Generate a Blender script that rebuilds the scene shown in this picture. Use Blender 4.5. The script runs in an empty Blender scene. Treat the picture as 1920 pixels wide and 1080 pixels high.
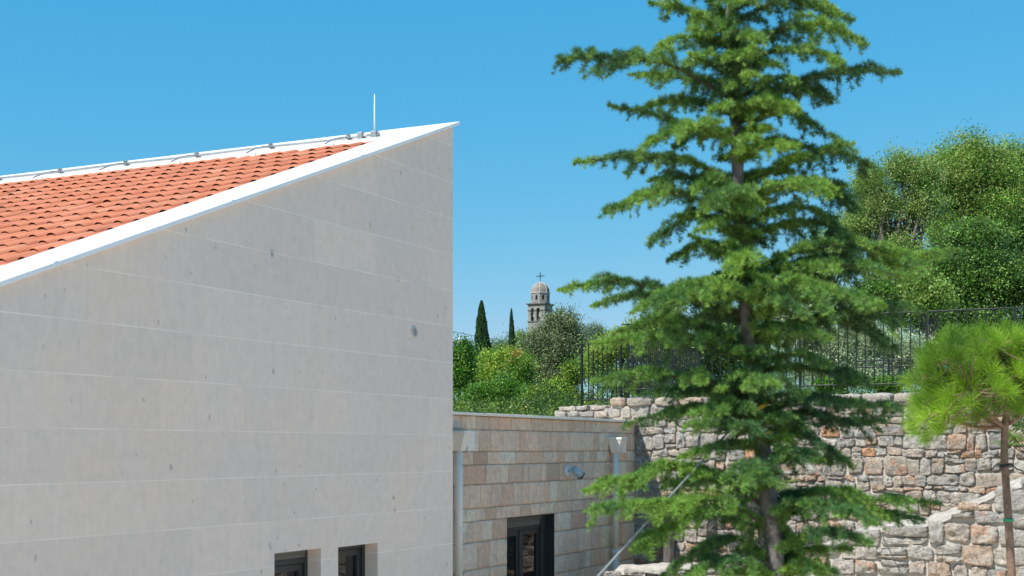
import bpy, math, random
import numpy as np
from mathutils import Vector, Matrix

# ------------------------------------------------------------------ camera, world, sun
sc = bpy.context.scene
COL = sc.collection
EYE = 3.2
F = 2600.0                      # focal length in pixels of the 1920 wide photograph

cam_d = bpy.data.cameras.new('camera')
cam = bpy.data.objects.new('camera', cam_d); COL.objects.link(cam)
cam.location = (0, 0, EYE); cam.rotation_euler = (math.radians(90), 0, 0)
cam_d.sensor_width = 36; cam_d.lens = F / 1920 * 36
cam_d.shift_y = 300 / 1920
cam_d.clip_start = 0.1; cam_d.clip_end = 6000
cam_d.dof.use_dof = True; cam_d.dof.focus_distance = 24; cam_d.dof.aperture_fstop = 3.6
sc.camera = cam

TH = math.radians(63.7)
D1 = Vector((math.cos(TH), math.sin(TH), 0))
D2 = Vector((-math.sin(TH), math.cos(TH), 0))
_a, _b, _c = .585, .268, .766
LIGHT = (D1 * _a - D2 * _b + Vector((0, 0, -_c))).normalized()
SUN = -LIGHT
w = bpy.data.worlds.new('World'); sc.world = w; w.use_nodes = True
nt = w.node_tree; nt.nodes.clear()
sky = nt.nodes.new('ShaderNodeTexSky'); sky.sky_type = 'NISHITA'; sky.sun_disc = False
sky.sun_elevation = math.asin(SUN.z); sky.sun_rotation = math.atan2(SUN.x, SUN.y)
sky.altitude = 0; sky.air_density = 1.0; sky.dust_density = 0.1; sky.ozone_density = 10
bg = nt.nodes.new('ShaderNodeBackground'); bg.inputs['Strength'].default_value = 0.13
out = nt.nodes.new('ShaderNodeOutputWorld')
# deep clean Mediterranean blue: the sky colour graded channel by channel
sep = nt.nodes.new('ShaderNodeSeparateColor'); cmb = nt.nodes.new('ShaderNodeCombineColor'); nt.links.new(sky.outputs[0], sep.inputs[0])
for i_, (a_, g_) in enumerate(((1.16, 1.5), (.655, .50), (.745, .22))):
    m1 = nt.nodes.new('ShaderNodeMath'); m1.operation = 'MULTIPLY'; m1.inputs[1].default_value = .15
    m2 = nt.nodes.new('ShaderNodeMath'); m2.operation = 'POWER'; m2.inputs[1].default_value = g_
    m3 = nt.nodes.new('ShaderNodeMath'); m3.operation = 'MULTIPLY'; m3.inputs[1].default_value = a_ / .13 / 1.15
    nt.links.new(sep.outputs[i_], m1.inputs[0]); nt.links.new(m1.outputs[0], m2.inputs[0]); nt.links.new(m2.outputs[0], m3.inputs[0]); 
    m4 = nt.nodes.new('ShaderNodeMath'); m4.operation = 'MINIMUM'; m4.inputs[1].default_value = (.30, 9, 9)[i_] / .13
    nt.links.new(m3.outputs[0], m4.inputs[0]); nt.links.new(m4.outputs[0], cmb.inputs[i_])
nt.links.new(cmb.outputs[0], bg.inputs[0]); nt.links.new(bg.outputs[0], out.inputs[0])
sun_d = bpy.data.lights.new('sun', 'SUN'); sun_d.energy = 4.9; sun_d.angle = math.radians(0.5)
sun_d.color = (1, .955, .88)
sun = bpy.data.objects.new('sun', sun_d); COL.objects.link(sun)
sun.rotation_euler = LIGHT.to_track_quat('-Z', 'Y').to_euler()
sc.view_settings.view_transform = 'Standard'; sc.view_settings.look = 'None'
sc.view_settings.exposure = 0.36; sc.view_settings.gamma = 1
sc.cycles.max_bounces = 6; sc.cycles.transparent_max_bounces = 8

R = random.Random(7)
NR = np.random.default_rng(11)

# ------------------------------------------------------------------ helpers
def at(px, py, Z):
    return Vector(((px - 960) / F * Z, Z, EYE + (840 - py) / F * Z))

def tag(o, label=None, cat=None, group=None, kind=None):
    if label: o['label'] = label
    if cat: o['category'] = cat
    if group: o['group'] = group
    if kind: o['kind'] = kind
    return o

def empty(name, loc=(0, 0, 0), rz=0, **k):
    o = bpy.data.objects.new(name, None); COL.objects.link(o)
    o.location = loc; o.rotation_euler = (0, 0, rz)
    o.empty_display_size = .2
    return tag(o, **k)

def link(name, me, mat, parent=None):
    o = bpy.data.objects.new(name, me); COL.objects.link(o)
    if mat is not None and not me.materials: me.materials.append(mat)
    if parent: o.parent = parent
    return o

def mesh_np(name, V, faces, mat, parent=None, cols=None, smooth=False):
    """V (n,3); faces list of (m,k) int arrays; cols (n,3) point colours"""
    me = bpy.data.meshes.new(name)
    V = np.asarray(V, dtype=np.float32)
    me.vertices.add(len(V)); me.vertices.foreach_set('co', V.ravel())
    faces = [np.asarray(f, dtype=np.int32) for f in faces if len(f)]
    loops = np.concatenate([f.ravel() for f in faces])
    tot = np.concatenate([np.full(len(f), f.shape[1], dtype=np.int32) for f in faces])
    start = np.concatenate([[0], np.cumsum(tot)[:-1]]).astype(np.int32)
    me.loops.add(len(loops)); me.loops.foreach_set('vertex_index', loops)
    me.polygons.add(len(tot)); me.polygons.foreach_set('loop_start', start)
    me.polygons.foreach_set('loop_total', tot)
    if smooth: me.polygons.foreach_set('use_smooth', np.ones(len(tot), dtype=bool))
    if cols is not None:
        a = me.color_attributes.new('tint', 'FLOAT_COLOR', 'POINT')
        c = np.ones((len(V), 4), dtype=np.float32); c[:, :3] = cols
        a.data.foreach_set('color', c.ravel())
    me.update(calc_edges=True); me.validate()
    return link(name, me, mat, parent)

class MB:
    """collects simple solids into one mesh"""
    def __init__(s): s.v = []; s.f = []
    def add(s, vs, fs):
        n = len(s.v); s.v += [tuple(v) for v in vs]; s.f += [[i + n for i in f] for f in fs]
    def box(s, x0, x1, y0, y1, z0, z1):
        s.add([(x0,y0,z0),(x1,y0,z0),(x1,y1,z0),(x0,y1,z0),(x0,y0,z1),(x1,y0,z1),(x1,y1,z1),(x0,y1,z1)],
              [[0,3,2,1],[4,5,6,7],[0,1,5,4],[1,2,6,5],[2,3,7,6],[3,0,4,7]])
    def prism(s, poly, axis, a0, a1):
        """extrude 2d polygon along axis 'x' (poly = y,z), 'y' (poly = x,z) or 'z' (poly = x,y)"""
        n = len(poly)
        def p(q, a):
            return {'x': (a, q[0], q[1]), 'y': (q[0], a, q[1]), 'z': (q[0], q[1], a)}[axis]
        vs = [p(q, a0) for q in poly] + [p(q, a1) for q in poly]
        s.add(vs, [list(range(n))[::-1], list(range(n, 2*n))] + [[i, (i+1) % n, n+(i+1) % n, n+i] for i in range(n)])
    def tube(s, pts, rad, n=8, cap=True):
        pts = [Vector(p) for p in pts]
        if not hasattr(rad, '__len__'): rad = [rad] * len(pts)
        rings = []
        for i, p in enumerate(pts):
            t = (pts[min(i+1, len(pts)-1)] - pts[max(i-1, 0)]).normalized()
            u = t.orthogonal().normalized() if i == 0 else (u - t * u.dot(t)).normalized()
            v = t.cross(u)
            rings.append([p + (u*math.cos(2*math.pi*k/n) + v*math.sin(2*math.pi*k/n)) * rad[i] for k in range(n)])
        vs = [q for r in rings for q in r]; fs = []
        for i in range(len(pts)-1):
            for k in range(n):
                fs.append([i*n+k, i*n+(k+1) % n, (i+1)*n+(k+1) % n, (i+1)*n+k])
        if cap: fs += [list(range(n))[::-1], list(range((len(pts)-1)*n, len(pts)*n))]
        s.add(vs, fs)
    def build(s, name, mat, parent=None, smooth=False, bevel=0):
        me = bpy.data.meshes.new(name); me.from_pydata(s.v, [], s.f); me.update()
        if smooth: me.polygons.foreach_set('use_smooth', [True]*len(me.polygons))
        o = link(name, me, mat, parent)
        if bevel:
            m = o.modifiers.new('bevel', 'BEVEL'); m.width = bevel; m.segments = 2; m.limit_method = 'ANGLE'
        return o

def vnoise(P, seed=0, oct=3, freq=1.0):
    """cheap value noise, P (n,3)"""
    P = np.asarray(P, dtype=np.float64); out = np.zeros(len(P)); amp = 1; tot = 0
    for o in range(oct):
        Q = P * freq * (2 ** o) + seed * 17.3 + o * 5.1
        I = np.floor(Q).astype(np.int64); f = Q - I; f = f*f*(3-2*f)
        def h(d):
            J = I + d
            n = (J[:,0]*73856093) ^ (J[:,1]*19349663) ^ (J[:,2]*83492791)
            n = (n ^ (n >> 13)) * 1274126177 & 0x7fffffff
            return (n % 10007) / 10007.0
        r = 0
        for dx in (0,1):
            for dy in (0,1):
                for dz in (0,1):
                    wgt = (f[:,0] if dx else 1-f[:,0]) * (f[:,1] if dy else 1-f[:,1]) * (f[:,2] if dz else 1-f[:,2])
                    r = r + wgt * h(np.array([dx,dy,dz]))
        out += amp * r; tot += amp; amp *= .5
    return out / tot

# ------------------------------------------------------------------ materials
def newmat(name):
    m = bpy.data.materials.new(name); m.use_nodes = True
    t = m.node_tree; return m, t, t.nodes['Principled BSDF']
def N(t, k, **kw):
    n = t.nodes.new(k)
    for a, v in kw.items():
        if a in n.inputs: n.inputs[a].default_value = v
        else: setattr(n, a, v)
    return n
def ramp(t, stops, src):
    r = t.nodes.new('ShaderNodeValToRGB'); e = r.color_ramp.elements
    while len(e) < len(stops): e.new(.5)
    for i, (p, c) in enumerate(stops):
        e[i].position = p; e[i].color = (*c, 1) if hasattr(c, '__len__') else (c, c, c, 1)
    t.links.new(src, r.inputs[0]); return r.outputs[0]
def mix(t, mode, fac, a, b):
    m = t.nodes.new('ShaderNodeMix'); m.data_type = 'RGBA'; m.blend_type = mode
    for i, v in ((0, fac), (6, a), (7, b)):
        if hasattr(v, 'is_output'): t.links.new(v, m.inputs[i])
        elif i == 0: m.inputs[0].default_value = v
        else: m.inputs[i].default_value = (*v, 1)
    return m.outputs[2]
def bump(t, b, src, strength, dist):
    n = t.nodes.new('ShaderNodeBump'); n.inputs['Strength'].default_value = strength
    n.inputs['Distance'].default_value = dist
    t.links.new(src, n.inputs['Height']); t.links.new(n.outputs[0], b.inputs['Normal'])
def coord(t, scale=(1,1,1), loc=(0,0,0)):
    c = t.nodes.new('ShaderNodeTexCoord'); m = t.nodes.new('ShaderNodeMapping')
    m.inputs['Scale'].default_value = scale; m.inputs['Location'].default_value = loc
    t.links.new(c.outputs['Object'], m.inputs[0]); return m.outputs[0]
def noise(t, vec, scale, detail=4, rough=.55):
    n = N(t, 'ShaderNodeTexNoise', Scale=scale, Detail=detail, Roughness=rough)
    t.links.new(vec, n.inputs['Vector']); return n.outputs[0]
def plain(name, col, rough=.6, metal=0, var=.12, scale=6, bmp=0):
    m, t, b = newmat(name); v = coord(t)
    n = noise(t, v, scale, 5)
    c = mix(t, 'MULTIPLY', 1.0, col, ramp(t, [(.3, 1-var), (.7, 1+var)], n))
    t.links.new(c, b.inputs['Base Color'])
    b.inputs['Roughness'].default_value = rough; b.inputs['Metallic'].default_value = metal
    if bmp: bump(t, b, noise(t, v, scale*12, 4), .4, bmp)
    return m
def tinted(name, rough=.85, var=.2, scale=8, bscale=30, bdist=.01, spec=.3, pits=False, blotch=None):
    """colour from the per stone / per tile attribute, with fine variation"""
    m, t, b = newmat(name); v = coord(t)
    a = N(t, 'ShaderNodeAttribute', attribute_name='tint')
    n = noise(t, v, scale, 6, .65)
    c = mix(t, 'MULTIPLY', 1.0, a.outputs['Color'], ramp(t, [(.28, 1-var), (.72, 1+var)], n))
    if pits:
        n2 = noise(t, v, bscale*.7, 5, .7)
        c = mix(t, 'MULTIPLY', 1.0, c, ramp(t, [(.34, .45), (.46, 1)], n2))
    if blotch:
        n3 = noise(t, v, blotch[1], 3, .6)
        c = mix(t, 'MIX', ramp(t, [(.5, 0.), (.68, blotch[2])], n3), c, blotch[0])
    t.links.new(c, b.inputs['Base Color'])
    b.inputs['Roughness'].default_value = rough
    b.inputs['Specular IOR Level'].default_value = spec
    bump(t, b, noise(t, v, bscale, 6, .7), .9, bdist)
    return m
def leafmat(name, trans=.25, rough=.55, spec=.35, gain=1.0):
    m, t, b = newmat(name)
    a = N(t, 'ShaderNodeAttribute', attribute_name='tint')
    c = mix(t, 'MULTIPLY', 1.0, a.outputs['Color'], (gain, gain, gain))
    t.links.new(c, b.inputs['Base Color'])
    b.inputs['Roughness'].default_value = rough; b.inputs['Specular IOR Level'].default_value = spec
    tr = t.nodes.new('ShaderNodeBsdfTranslucent'); 
    c2 = mix(t, 'MULTIPLY', 1.0, c, (1.5, 1.6, .7))
    t.links.new(c2, tr.inputs[0])
    ms = t.nodes.new('ShaderNodeMixShader'); ms.inputs[0].default_value = trans
    t.links.new(b.outputs[0], ms.inputs[1]); t.links.new(tr.outputs[0], ms.inputs[2])
    t.links.new(ms.outputs[0], t.nodes['Material Output'].inputs[0])
    return m

def limestone():
    m, t, b = newmat('honed_limestone')
    # facade local: x along the wall, z up -> brick pattern plane
    tc = t.nodes.new('ShaderNodeTexCoord'); sp = t.nodes.new('ShaderNodeSeparateXYZ'); cb = t.nodes.new('ShaderNodeCombineXYZ')
    t.links.new(tc.outputs['Object'], sp.inputs[0])
    ad = N(t, 'ShaderNodeMath', operation='ADD')      # reveals run along y: keep joints going round the corner
    t.links.new(sp.outputs[0], ad.inputs[0]); t.links.new(sp.outputs[1], ad.inputs[1])
    zz = N(t, 'ShaderNodeMath', operation='ADD'); zz.inputs[1].default_value = 39.2 - (EYE + .14)
    t.links.new(sp.outputs[2], zz.inputs[0])
    xx = N(t, 'ShaderNodeMath', operation='ADD'); xx.inputs[1].default_value = 60
    t.links.new(ad.outputs[0], xx.inputs[0])
    t.links.new(xx.outputs[0], cb.inputs[0]); t.links.new(zz.outputs[0], cb.inputs[1])
    br = t.nodes.new('ShaderNodeTexBrick')
    br.offset = .37; br.offset_frequency = 2; br.squash = 1.45; br.squash_frequency = 3
    for k, v in (('Scale', 1), ('Mortar Size', .0022), ('Mortar Smooth', .3), ('Bias', 0), ('Brick Width', 1.05), ('Row Height', .392)):
        br.inputs[k].default_value = v
    br.inputs['Color1'].default_value = (.95, .95, .955, 1); br.inputs['Color2'].default_value = (1.04, 1.035, 1.02, 1)
    br.inputs['Mortar'].default_value = (1, 1, 1, 1)
    t.links.new(cb.outputs[0], br.inputs['Vector'])
    v = tc.outputs['Object']
    big = noise(t, v, .7, 4, .6)
    base = ramp(t, [(.3, (.77, .645, .575)), (.5, (.81, .67, .58)), (.72, (.84, .675, .56))], big)
    c = mix(t, 'MULTIPLY', .8, base, br.outputs['Color'])
    mp = t.nodes.new('ShaderNodeMapping'); mp.inputs['Scale'].default_value = (9, 9, 1.6)
    t.links.new(v, mp.inputs[0])
    st = noise(t, mp.outputs[0], 2.2, 6, .7)           # vertical grain of the stone
    c = mix(t, 'MULTIPLY', 1, c, ramp(t, [(.3, .955), (.5, 1.0), (.7, 1.025)], st))
    fine = noise(t, v, 9, 6, .75)
    c = mix(t, 'MULTIPLY', 1, c, ramp(t, [(.35, .93), (.6, 1.02)], fine))
    # fossils and pits: sparse, small, stretched
    def spots(scale, stretch, lo, hi, dark, gate):
        m2 = t.nodes.new('ShaderNodeMapping'); m2.inputs['Scale'].default_value = stretch
        m2.inputs['Rotation'].default_value = (0, .35, 0)
        t.links.new(v, m2.inputs[0])
        dn = N(t, 'ShaderNodeTexNoise', Scale=6.0, Detail=3); t.links.new(m2.outputs[0], dn.inputs['Vector'])
        dm = t.nodes.new('ShaderNodeVectorMath'); dm.operation = 'MULTIPLY_ADD'
        dm.inputs[1].default_value = (.12, .12, .12)
        t.links.new(dn.outputs['Color'], dm.inputs[0]); t.links.new(m2.outputs[0], dm.inputs[2])
        vo = N(t, 'ShaderNodeTexVoronoi', Scale=scale); t.links.new(dm.outputs[0], vo.inputs['Vector'])
        f = ramp(t, [(lo, 1.), (hi, 0.)], vo.outputs['Distance'])
        g = t.nodes.new('ShaderNodeSeparateColor'); t.links.new(vo.outputs['Color'], g.inputs[0])
        gg = ramp(t, [(gate, 0.), (1.0, 1.)], g.outputs[0])
        ml = N(t, 'ShaderNodeMath', operation='MULTIPLY'); t.links.new(f, ml.inputs[0]); t.links.new(gg, ml.inputs[1])
        return ml.outputs[0], dark
    for args in ((5.5, (1, 1, .6), .03, .13, (.24, .23, .215), .66), (11, (1, 1, .6), .03, .16, (.30, .285, .26), .72), (2.6, (1.3, 1, .6), .02, .085, (.12, .12, .12), .84)):
        f, d = spots(*args); c = mix(t, 'MIX', f, c, d)
    # joints: pale lime with a gap here and there
    jn = noise(t, v, 1.7, 3)
    jf = N(t, 'ShaderNodeMath', operation='MULTIPLY'); t.links.new(br.outputs['Fac'], jf.inputs[0])
    t.links.new(ramp(t, [(.36, .0), (.6, .25)], jn), jf.inputs[1])
    c = mix(t, 'MIX', jf.outputs[0], c, (.80, .78, .74))
    # bed joints: pale lime line every course
    dv = N(t, 'ShaderNodeMath', operation='DIVIDE'); dv.inputs[1].default_value = .392; t.links.new(zz.outputs[0], dv.inputs[0])
    fr_ = N(t, 'ShaderNodeMath', operation='FRACT'); t.links.new(dv.outputs[0], fr_.inputs[0])
    a1 = N(t, 'ShaderNodeMath', operation='SUBTRACT'); a1.inputs[1].default_value = .5; t.links.new(fr_.outputs[0], a1.inputs[0])
    a2 = N(t, 'ShaderNodeMath', operation='ABSOLUTE'); t.links.new(a1.outputs[0], a2.inputs[0])
    jl = ramp(t, [(.4865, 0.), (.494, 1.)], a2.outputs[0])
    jm = N(t, 'ShaderNodeMath', operation='MULTIPLY'); t.links.new(jl, jm.inputs[0]); t.links.new(ramp(t, [(.34, .2), (.58, 1.)], jn), jm.inputs[1])
    c = mix(t, 'MIX', jm.outputs[0], c, (.92, .82, .73))
    t.links.new(c, b.inputs['Base Color'])
    b.inputs['Roughness'].default_value = .62; b.inputs['Specular IOR Level'].default_value = .3
    bump(t, b, fine, .25, .003)
    return m

M = {}
M['limestone'] = limestone()
M['white_metal'] = plain('white_coated_metal', (.84, .85, .86), .45, 0, .02, 2)
M['grey_metal'] = plain('galvanised_metal', (.30, .31, .32), .45, .7, .15, 8)
M['parapet_face'] = plain('pale_flashing', (.60, .61, .62), .5, 0, .05, 3)
M['anthracite'] = plain('anthracite_frame', (.028, .029, .031), .5, 0, .06, 4)
M['shutter'] = plain('shutter_box_grey', (.11, .108, .10), .55, 0, .06, 4)
M['render'] = plain('painted_render', (.6, .58, .54), .85, 0, .06, 3, .002)
M['tile'] = tinted('terracotta_tile', .8, .10, 5, 60, .002, .25, blotch=((.52, .26, .18), 3.0, .25))
M['veneer'] = tinted('split_travertine', .85, .17, 16, 26, .03, .25, blotch=((.60, .41, .28), 6.0, .4))
M['rubble'] = tinted('rubble_stone', .9, .42, 18, 38, .06, .2, pits=True, blotch=((.60, .52, .42), 6.0, .45))
M['mortar'] = plain('lime_mortar', (.49, .445, .39), .95, 0, .18, 5, .02)
M['veneer_mortar'] = plain('veneer_mortar', (.50, .40, .31), .95, 0, .15, 8, .004)
M['coping'] = plain('pale_coping_stone', (.88, .78, .66), .8, 0, .08, 6, .004)
M['fence'] = plain('dark_green_grey_steel', (.012, .017, .017), .35, .2, .1, 6)
M['pvc'] = plain('grey_white_pvc', (.82, .76, .68), .45, 0, .04, 3)
M['lamp_plastic'] = plain('blue_grey_plastic', (.34, .45, .52), .45, 0, .04, 5)
M['soil'] = plain('dry_soil', (.20, .15, .10), .95, 0, .3, 3, .02)
M['pave'] = plain('pale_gravel_paving', (.70, .57, .43), .9, 0, .12, 4, .01)
M['bark_grey'] = plain('grey_cedar_bark', (.155, .138, .128), .9, 0, .5, 14, .02)
M['bark_twig'] = plain('brown_twig', (.085, .055, .04), .9, 0, .3, 12)
M['bark_pine'] = plain('red_brown_pine_bark', (.21, .135, .095), .9, 0, .35, 18, .015)
M['bark_tree'] = plain('tree_bark', (.13, .115, .10), .9, 0, .35, 8, .03)
M['needle'] = leafmat('cedar_needles', .15, .5, .3)
M['pine_needle'] = leafmat('pine_needles', .3, .45, .35)
M['leaf'] = leafmat('broad_leaves', .3, .5, .35)
M['silver_leaf'] = leafmat('silver_leaves', .15, .5, .35)
M['yellow_band'] = plain('yellow_webbing', (.72, .48, .03), .6, 0, .08, 20)
M['black_rubber'] = plain('black_rubber', (.02, .02, .02), .5, 0, .1, 5)
M['green_tie'] = plain('green_tie', (.03, .30, .14), .5, 0, .1, 5)
M['wire'] = plain('pale_cord', (.36, .38, .38), .4, .3, .05, 5)
M['church'] = plain('weathered_grey_stone', (.25, .235, .225), .9, 0, .25, 1.5)
M['church_pale'] = plain('pale_dome_rib', (.50, .46, .42), .85, 0, .1, 2)
M['dome'] = plain('dome_stone', (.23, .205, .18), .9, 0, .2, 2)
M['iron'] = plain('dark_iron', (.02, .02, .02), .6, .3, .1, 3)
M['bell'] = plain('pale_bronze', (.25, .26, .22), .5, .5, .1, 3)
m, t, b = newmat('window_glass')
b.inputs['Base Color'].default_value = (.006, .007, .009, 1); b.inputs['Roughness'].default_value = .03
b.inputs['IOR'].default_value = 1.6
M['glass'] = m
# rubble-like ashlar on the tower: block joints
def ashlar():
    m, t, b = newmat('tower_ashlar')
    tc = t.nodes.new('ShaderNodeTexCoord'); sp = t.nodes.new('ShaderNodeSeparateXYZ'); cb = t.nodes.new('ShaderNodeCombineXYZ')
    t.links.new(tc.outputs['Object'], sp.inputs[0])
    ad = N(t, 'ShaderNodeMath', operation='ADD'); t.links.new(sp.outputs[0], ad.inputs[0]); t.links.new(sp.outputs[1], ad.inputs[1])
    t.links.new(ad.outputs[0], cb.inputs[0]); t.links.new(sp.outputs[2], cb.inputs[1])
    br = t.nodes.new('ShaderNodeTexBrick')
    for k, v in (('Scale', 1), ('Mortar Size', .02), ('Brick Width', .55), ('Row Height', .28)): br.inputs[k].default_value = v
    br.inputs['Color1'].default_value = (.23, .215, .205, 1); br.inputs['Color2'].default_value = (.33, .31, .29, 1)
    br.inputs['Mortar'].default_value = (.17, .16, .15, 1)
    t.links.new(cb.outputs[0], br.inputs['Vector'])
    c = mix(t, 'MULTIPLY', 1, br.outputs['Color'], ramp(t, [(.3, .8), (.7, 1.15)], noise(t, tc.outputs['Object'], 1.2, 5)))
    t.links.new(c, b.inputs['Base Color']); b.inputs['Roughness'].default_value = .9
    return m
M['ashlar'] = ashlar()

# ------------------------------------------------------------------ ground
def sheet(name, pts, mat, z=None):
    mb = MB(); mb.add(pts, [list(range(len(pts)))]); o = mb.build(name, mat); tag(o, kind='structure'); return o
sheet('ground', [(-3000, -3000, 0), (3000, -3000, 0), (3000, 3000, 0), (-3000, 3000, 0)], M['pave'])

# ------------------------------------------------------------------ main building (local: x = along facade away, y = into building)
C0 = Vector((-.643, 15.07, 0))
SL = .377                                   # roof slope
SW = -10.6                                  # facade's near end
TOPZ = EYE + 3.49                            # wall top at the high corner
TEND = 16.0
bld = empty('stone_building', C0, TH, label='pale limestone building with sloping red tiled roof and white roof edge', cat='building')
def wtop(s): return TOPZ + SL * s
wins = [(-3.25, -2.53, .95, EYE - .925), (-2.245, -1.54, .95, EYE - .935)]
def facade():
    V = []; Fq = []
    xs = sorted({SW, 0} | {v for q in wins for v in q[:2]})
    TK = .38
    def q(a, b, c, d):
        n = len(V); V.extend([a, b, c, d]); Fq.append([n, n+1, n+2, n+3])
    for i in range(len(xs)-1):
        x0, x1 = xs[i], xs[i+1]
        hole = next((h for h in wins if abs(h[0]-x0) < 1e-6), None)
        spans = [(0, 0, wtop(x0), wtop(x1))] if not hole else [(0, 0, hole[2], hole[2]), (hole[3], hole[3], wtop(x0), wtop(x1))]
        for za0, za1, zb0, zb1 in spans:
            q((x0,0,za0),(x1,0,za1),(x1,0,zb1),(x0,0,zb0))
            q((x1,TK,za1),(x0,TK,za0),(x0,TK,zb0),(x1,TK,zb1))
        if hole:
            a, b_, z0, z1 = hole
            q((a,0,z0),(a,TK,z0),(a,TK,z1),(a,0,z1)); q((b_,TK,z0),(b_,0,z0),(b_,0,z1),(b_,TK,z1))
            q((a,0,z1),(a,TK,z1),(b_,TK,z1),(b_,0,z1)); q((b_,0,z0),(b_,TK,z0),(a,TK,z0),(a,0,z0))
    q((0,0,0),(0,TK,0),(0,TK,wtop(0)),(0,0,wtop(0)))
    q((SW,TK,0),(SW,0,0),(SW,0,wtop(SW)),(SW,TK,wtop(SW)))
    q((SW,0,wtop(SW)),(0,0,wtop(0)),(0,TK,wtop(0)),(SW,TK,wtop(SW)))
    return mesh_np('wall', V, [Fq], M['limestone'], bld)
facade()
mb = MB()                                    # the other three walls
mb.box(-.36, -.002, .382, TEND, 0, TOPZ - .14); mb.box(SW+.002, SW+.36, .382, TEND, 0, wtop(SW) - .03); mb.box(SW+.362, -.362, TEND-.4, TEND-.002, 0, 3.0)
mb.build('rear_wall', M['limestone'], bld)
# roof: boarding + tiles
mb = MB(); mb.add([(SW-.15, .02, wtop(SW-.15)-.16), (-.05, .02, wtop(-.05)-.16), (-.05, TEND, wtop(-.05)-.16), (SW-.15, TEND, wtop(SW-.15)-.16),
                   (SW-.15, .02, wtop(SW-.15)-.07), (-.05, .02, wtop(-.05)-.07), (-.05, TEND, wtop(-.05)-.07), (SW-.15, TEND, wtop(SW-.15)-.07)],
                  [[0,3,2,1],[4,5,6,7],[0,1,5,4],[1,2,6,5],[2,3,7,6],[3,0,4,7]])
roof = mb.build('roof', M['render'], bld)
def tiles():
    ang = math.atan(SL); ca, sa = math.cos(ang), math.sin(ang)
    expo = .34; tw = .215; t0 = .425; t1 = 13.5
    prof = []                                   # (offset across, height)
    nseg = 9
    for i in range(nseg+1):
        a = math.pi * i / nseg; prof.append((.066 - .066*math.cos(a), .052*math.sin(a)**.85))
    prof += [(.140, -.002), (.152, -.010), (.190, -.010), (.214, -.003)]
    prof = np.array(prof); k = len(prof)
    ncol = int((t1-t0)/tw)
    V = []; Fc = []; Cc = []; n = 0
    s_top = -.37
    row = 0
    rng = np.random.default_rng(3)
    while True:
        sl0 = -(row+1)*expo; sl1 = sl0 + expo + .09      # along slope from ridge; sl0 lower end
        if s_top + sl0*ca < SW - .2: break
        for c in range(ncol):
            tc = t0 + c*tw + rng.normal(0, .0022)
            lift = .013 + rng.normal(0, .0015); js = rng.normal(0, .005)
            shade = rng.normal(0, .055); warm = rng.normal(0, .03)
            col = np.array([.51*(1+shade), .178*(1+shade+warm), .098*(1+shade+warm*1.5)])
            if rng.random() < .06: col = col * np.array([1.06, 1.25, 1.35])
            if rng.random() < .04: col = col * .82
            th = .007
            rings = [(sl0+js, lift, 0), (sl0+js, lift, -th), (sl1, .002, 0)]
            # top surface ring A (low end), ring B (high end), ring C underside at low end
            base = n
            for (sl, lf, dz) in (rings[0], rings[2], rings[1]):
                hh = np.where(prof[:,1] > 0, prof[:,1]*(1.15 if lf > .01 else .80), prof[:,1]) + lf + dz
                sx = s_top + sl*ca - hh*sa; zz = TOPZ + SL*s_top + sl*sa + hh*ca - .052
                V.append(np.stack([sx, tc + prof[:,0], zz], 1)); Cc.append(np.tile(col, (k,1)))
            ii = np.arange(k-1)
            Fc.append(np.stack([base+ii, base+k+ii, base+k+ii+1, base+ii+1], 1)[:, ::-1])
            Fc.append(np.stack([base+ii, base+2*k+ii, base+2*k+ii+1, base+ii+1], 1))
            n += 3*k
        row += 1
    V = np.concatenate(V); Cc = np.concatenate(Cc); Fc = np.concatenate(Fc)
    o = mesh_np('roof_tiles', V, [Fc], M['tile'], roof, Cc)
tiles()
# rake coping: top sheet of metal, shaded outer lip
CW = .485
def rake(y0, y1, z0, z1, s0, s1, name, mat, par):
    mb = MB()
    vs = []
    for s in (s0, s1):
        vs += [(s, y0, wtop(s)+z0), (s, y1, wtop(s)+z0), (s, y1, wtop(s)+z1), (s, y0, wtop(s)+z1)]
    mb.add(vs, [[0,1,2,3],[7,6,5,4],[0,4,5,1],[1,5,6,2],[2,6,7,3],[3,7,4,0]])
    return mb.build(name, mat, par, bevel=.004)
cop = rake(-.045, CW, .004, .042, SW-.2, .075, 'roof_edge_coping', M['white_metal'], bld)
for sj in (-1.9, -3.9, -5.9, -7.9):           # lapped joints of the metal sheets
    rake(-.047, CW+.002, .0435, .0465, sj, sj+.03, 'lap_joint', M['parapet_face'], cop)
# ridge flashing along the high side
mb = MB()
r0 = wtop(0)
mb.prism([(.078, r0+.008), (.078, r0+.0712), (-.04, r0+.029), (-.10, r0+.022), (-.10, r0-.05), (.0, r0-.06)], 'y', CW+.003, TEND)
par = mb.build('ridge_flashing', M['white_metal'], bld)
mb = MB(); mb.prism([(-.105, r0+.010), (-.105, r0-.044), (-.1005, r0-.044), (-.1005, r0+.010)], 'y', CW+.01, TEND-.05)
mb.build('flashing_face', M['parapet_face'], par)
mb = MB(); mb.prism([(-.106, r0-.040), (-.16, r0-.055), (-.415, r0-.135), (-.42, r0-.185), (-.106, r0-.06)], 'y', CW+.004, TEND)
mb.build('apron', M['white_metal'], par)

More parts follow.
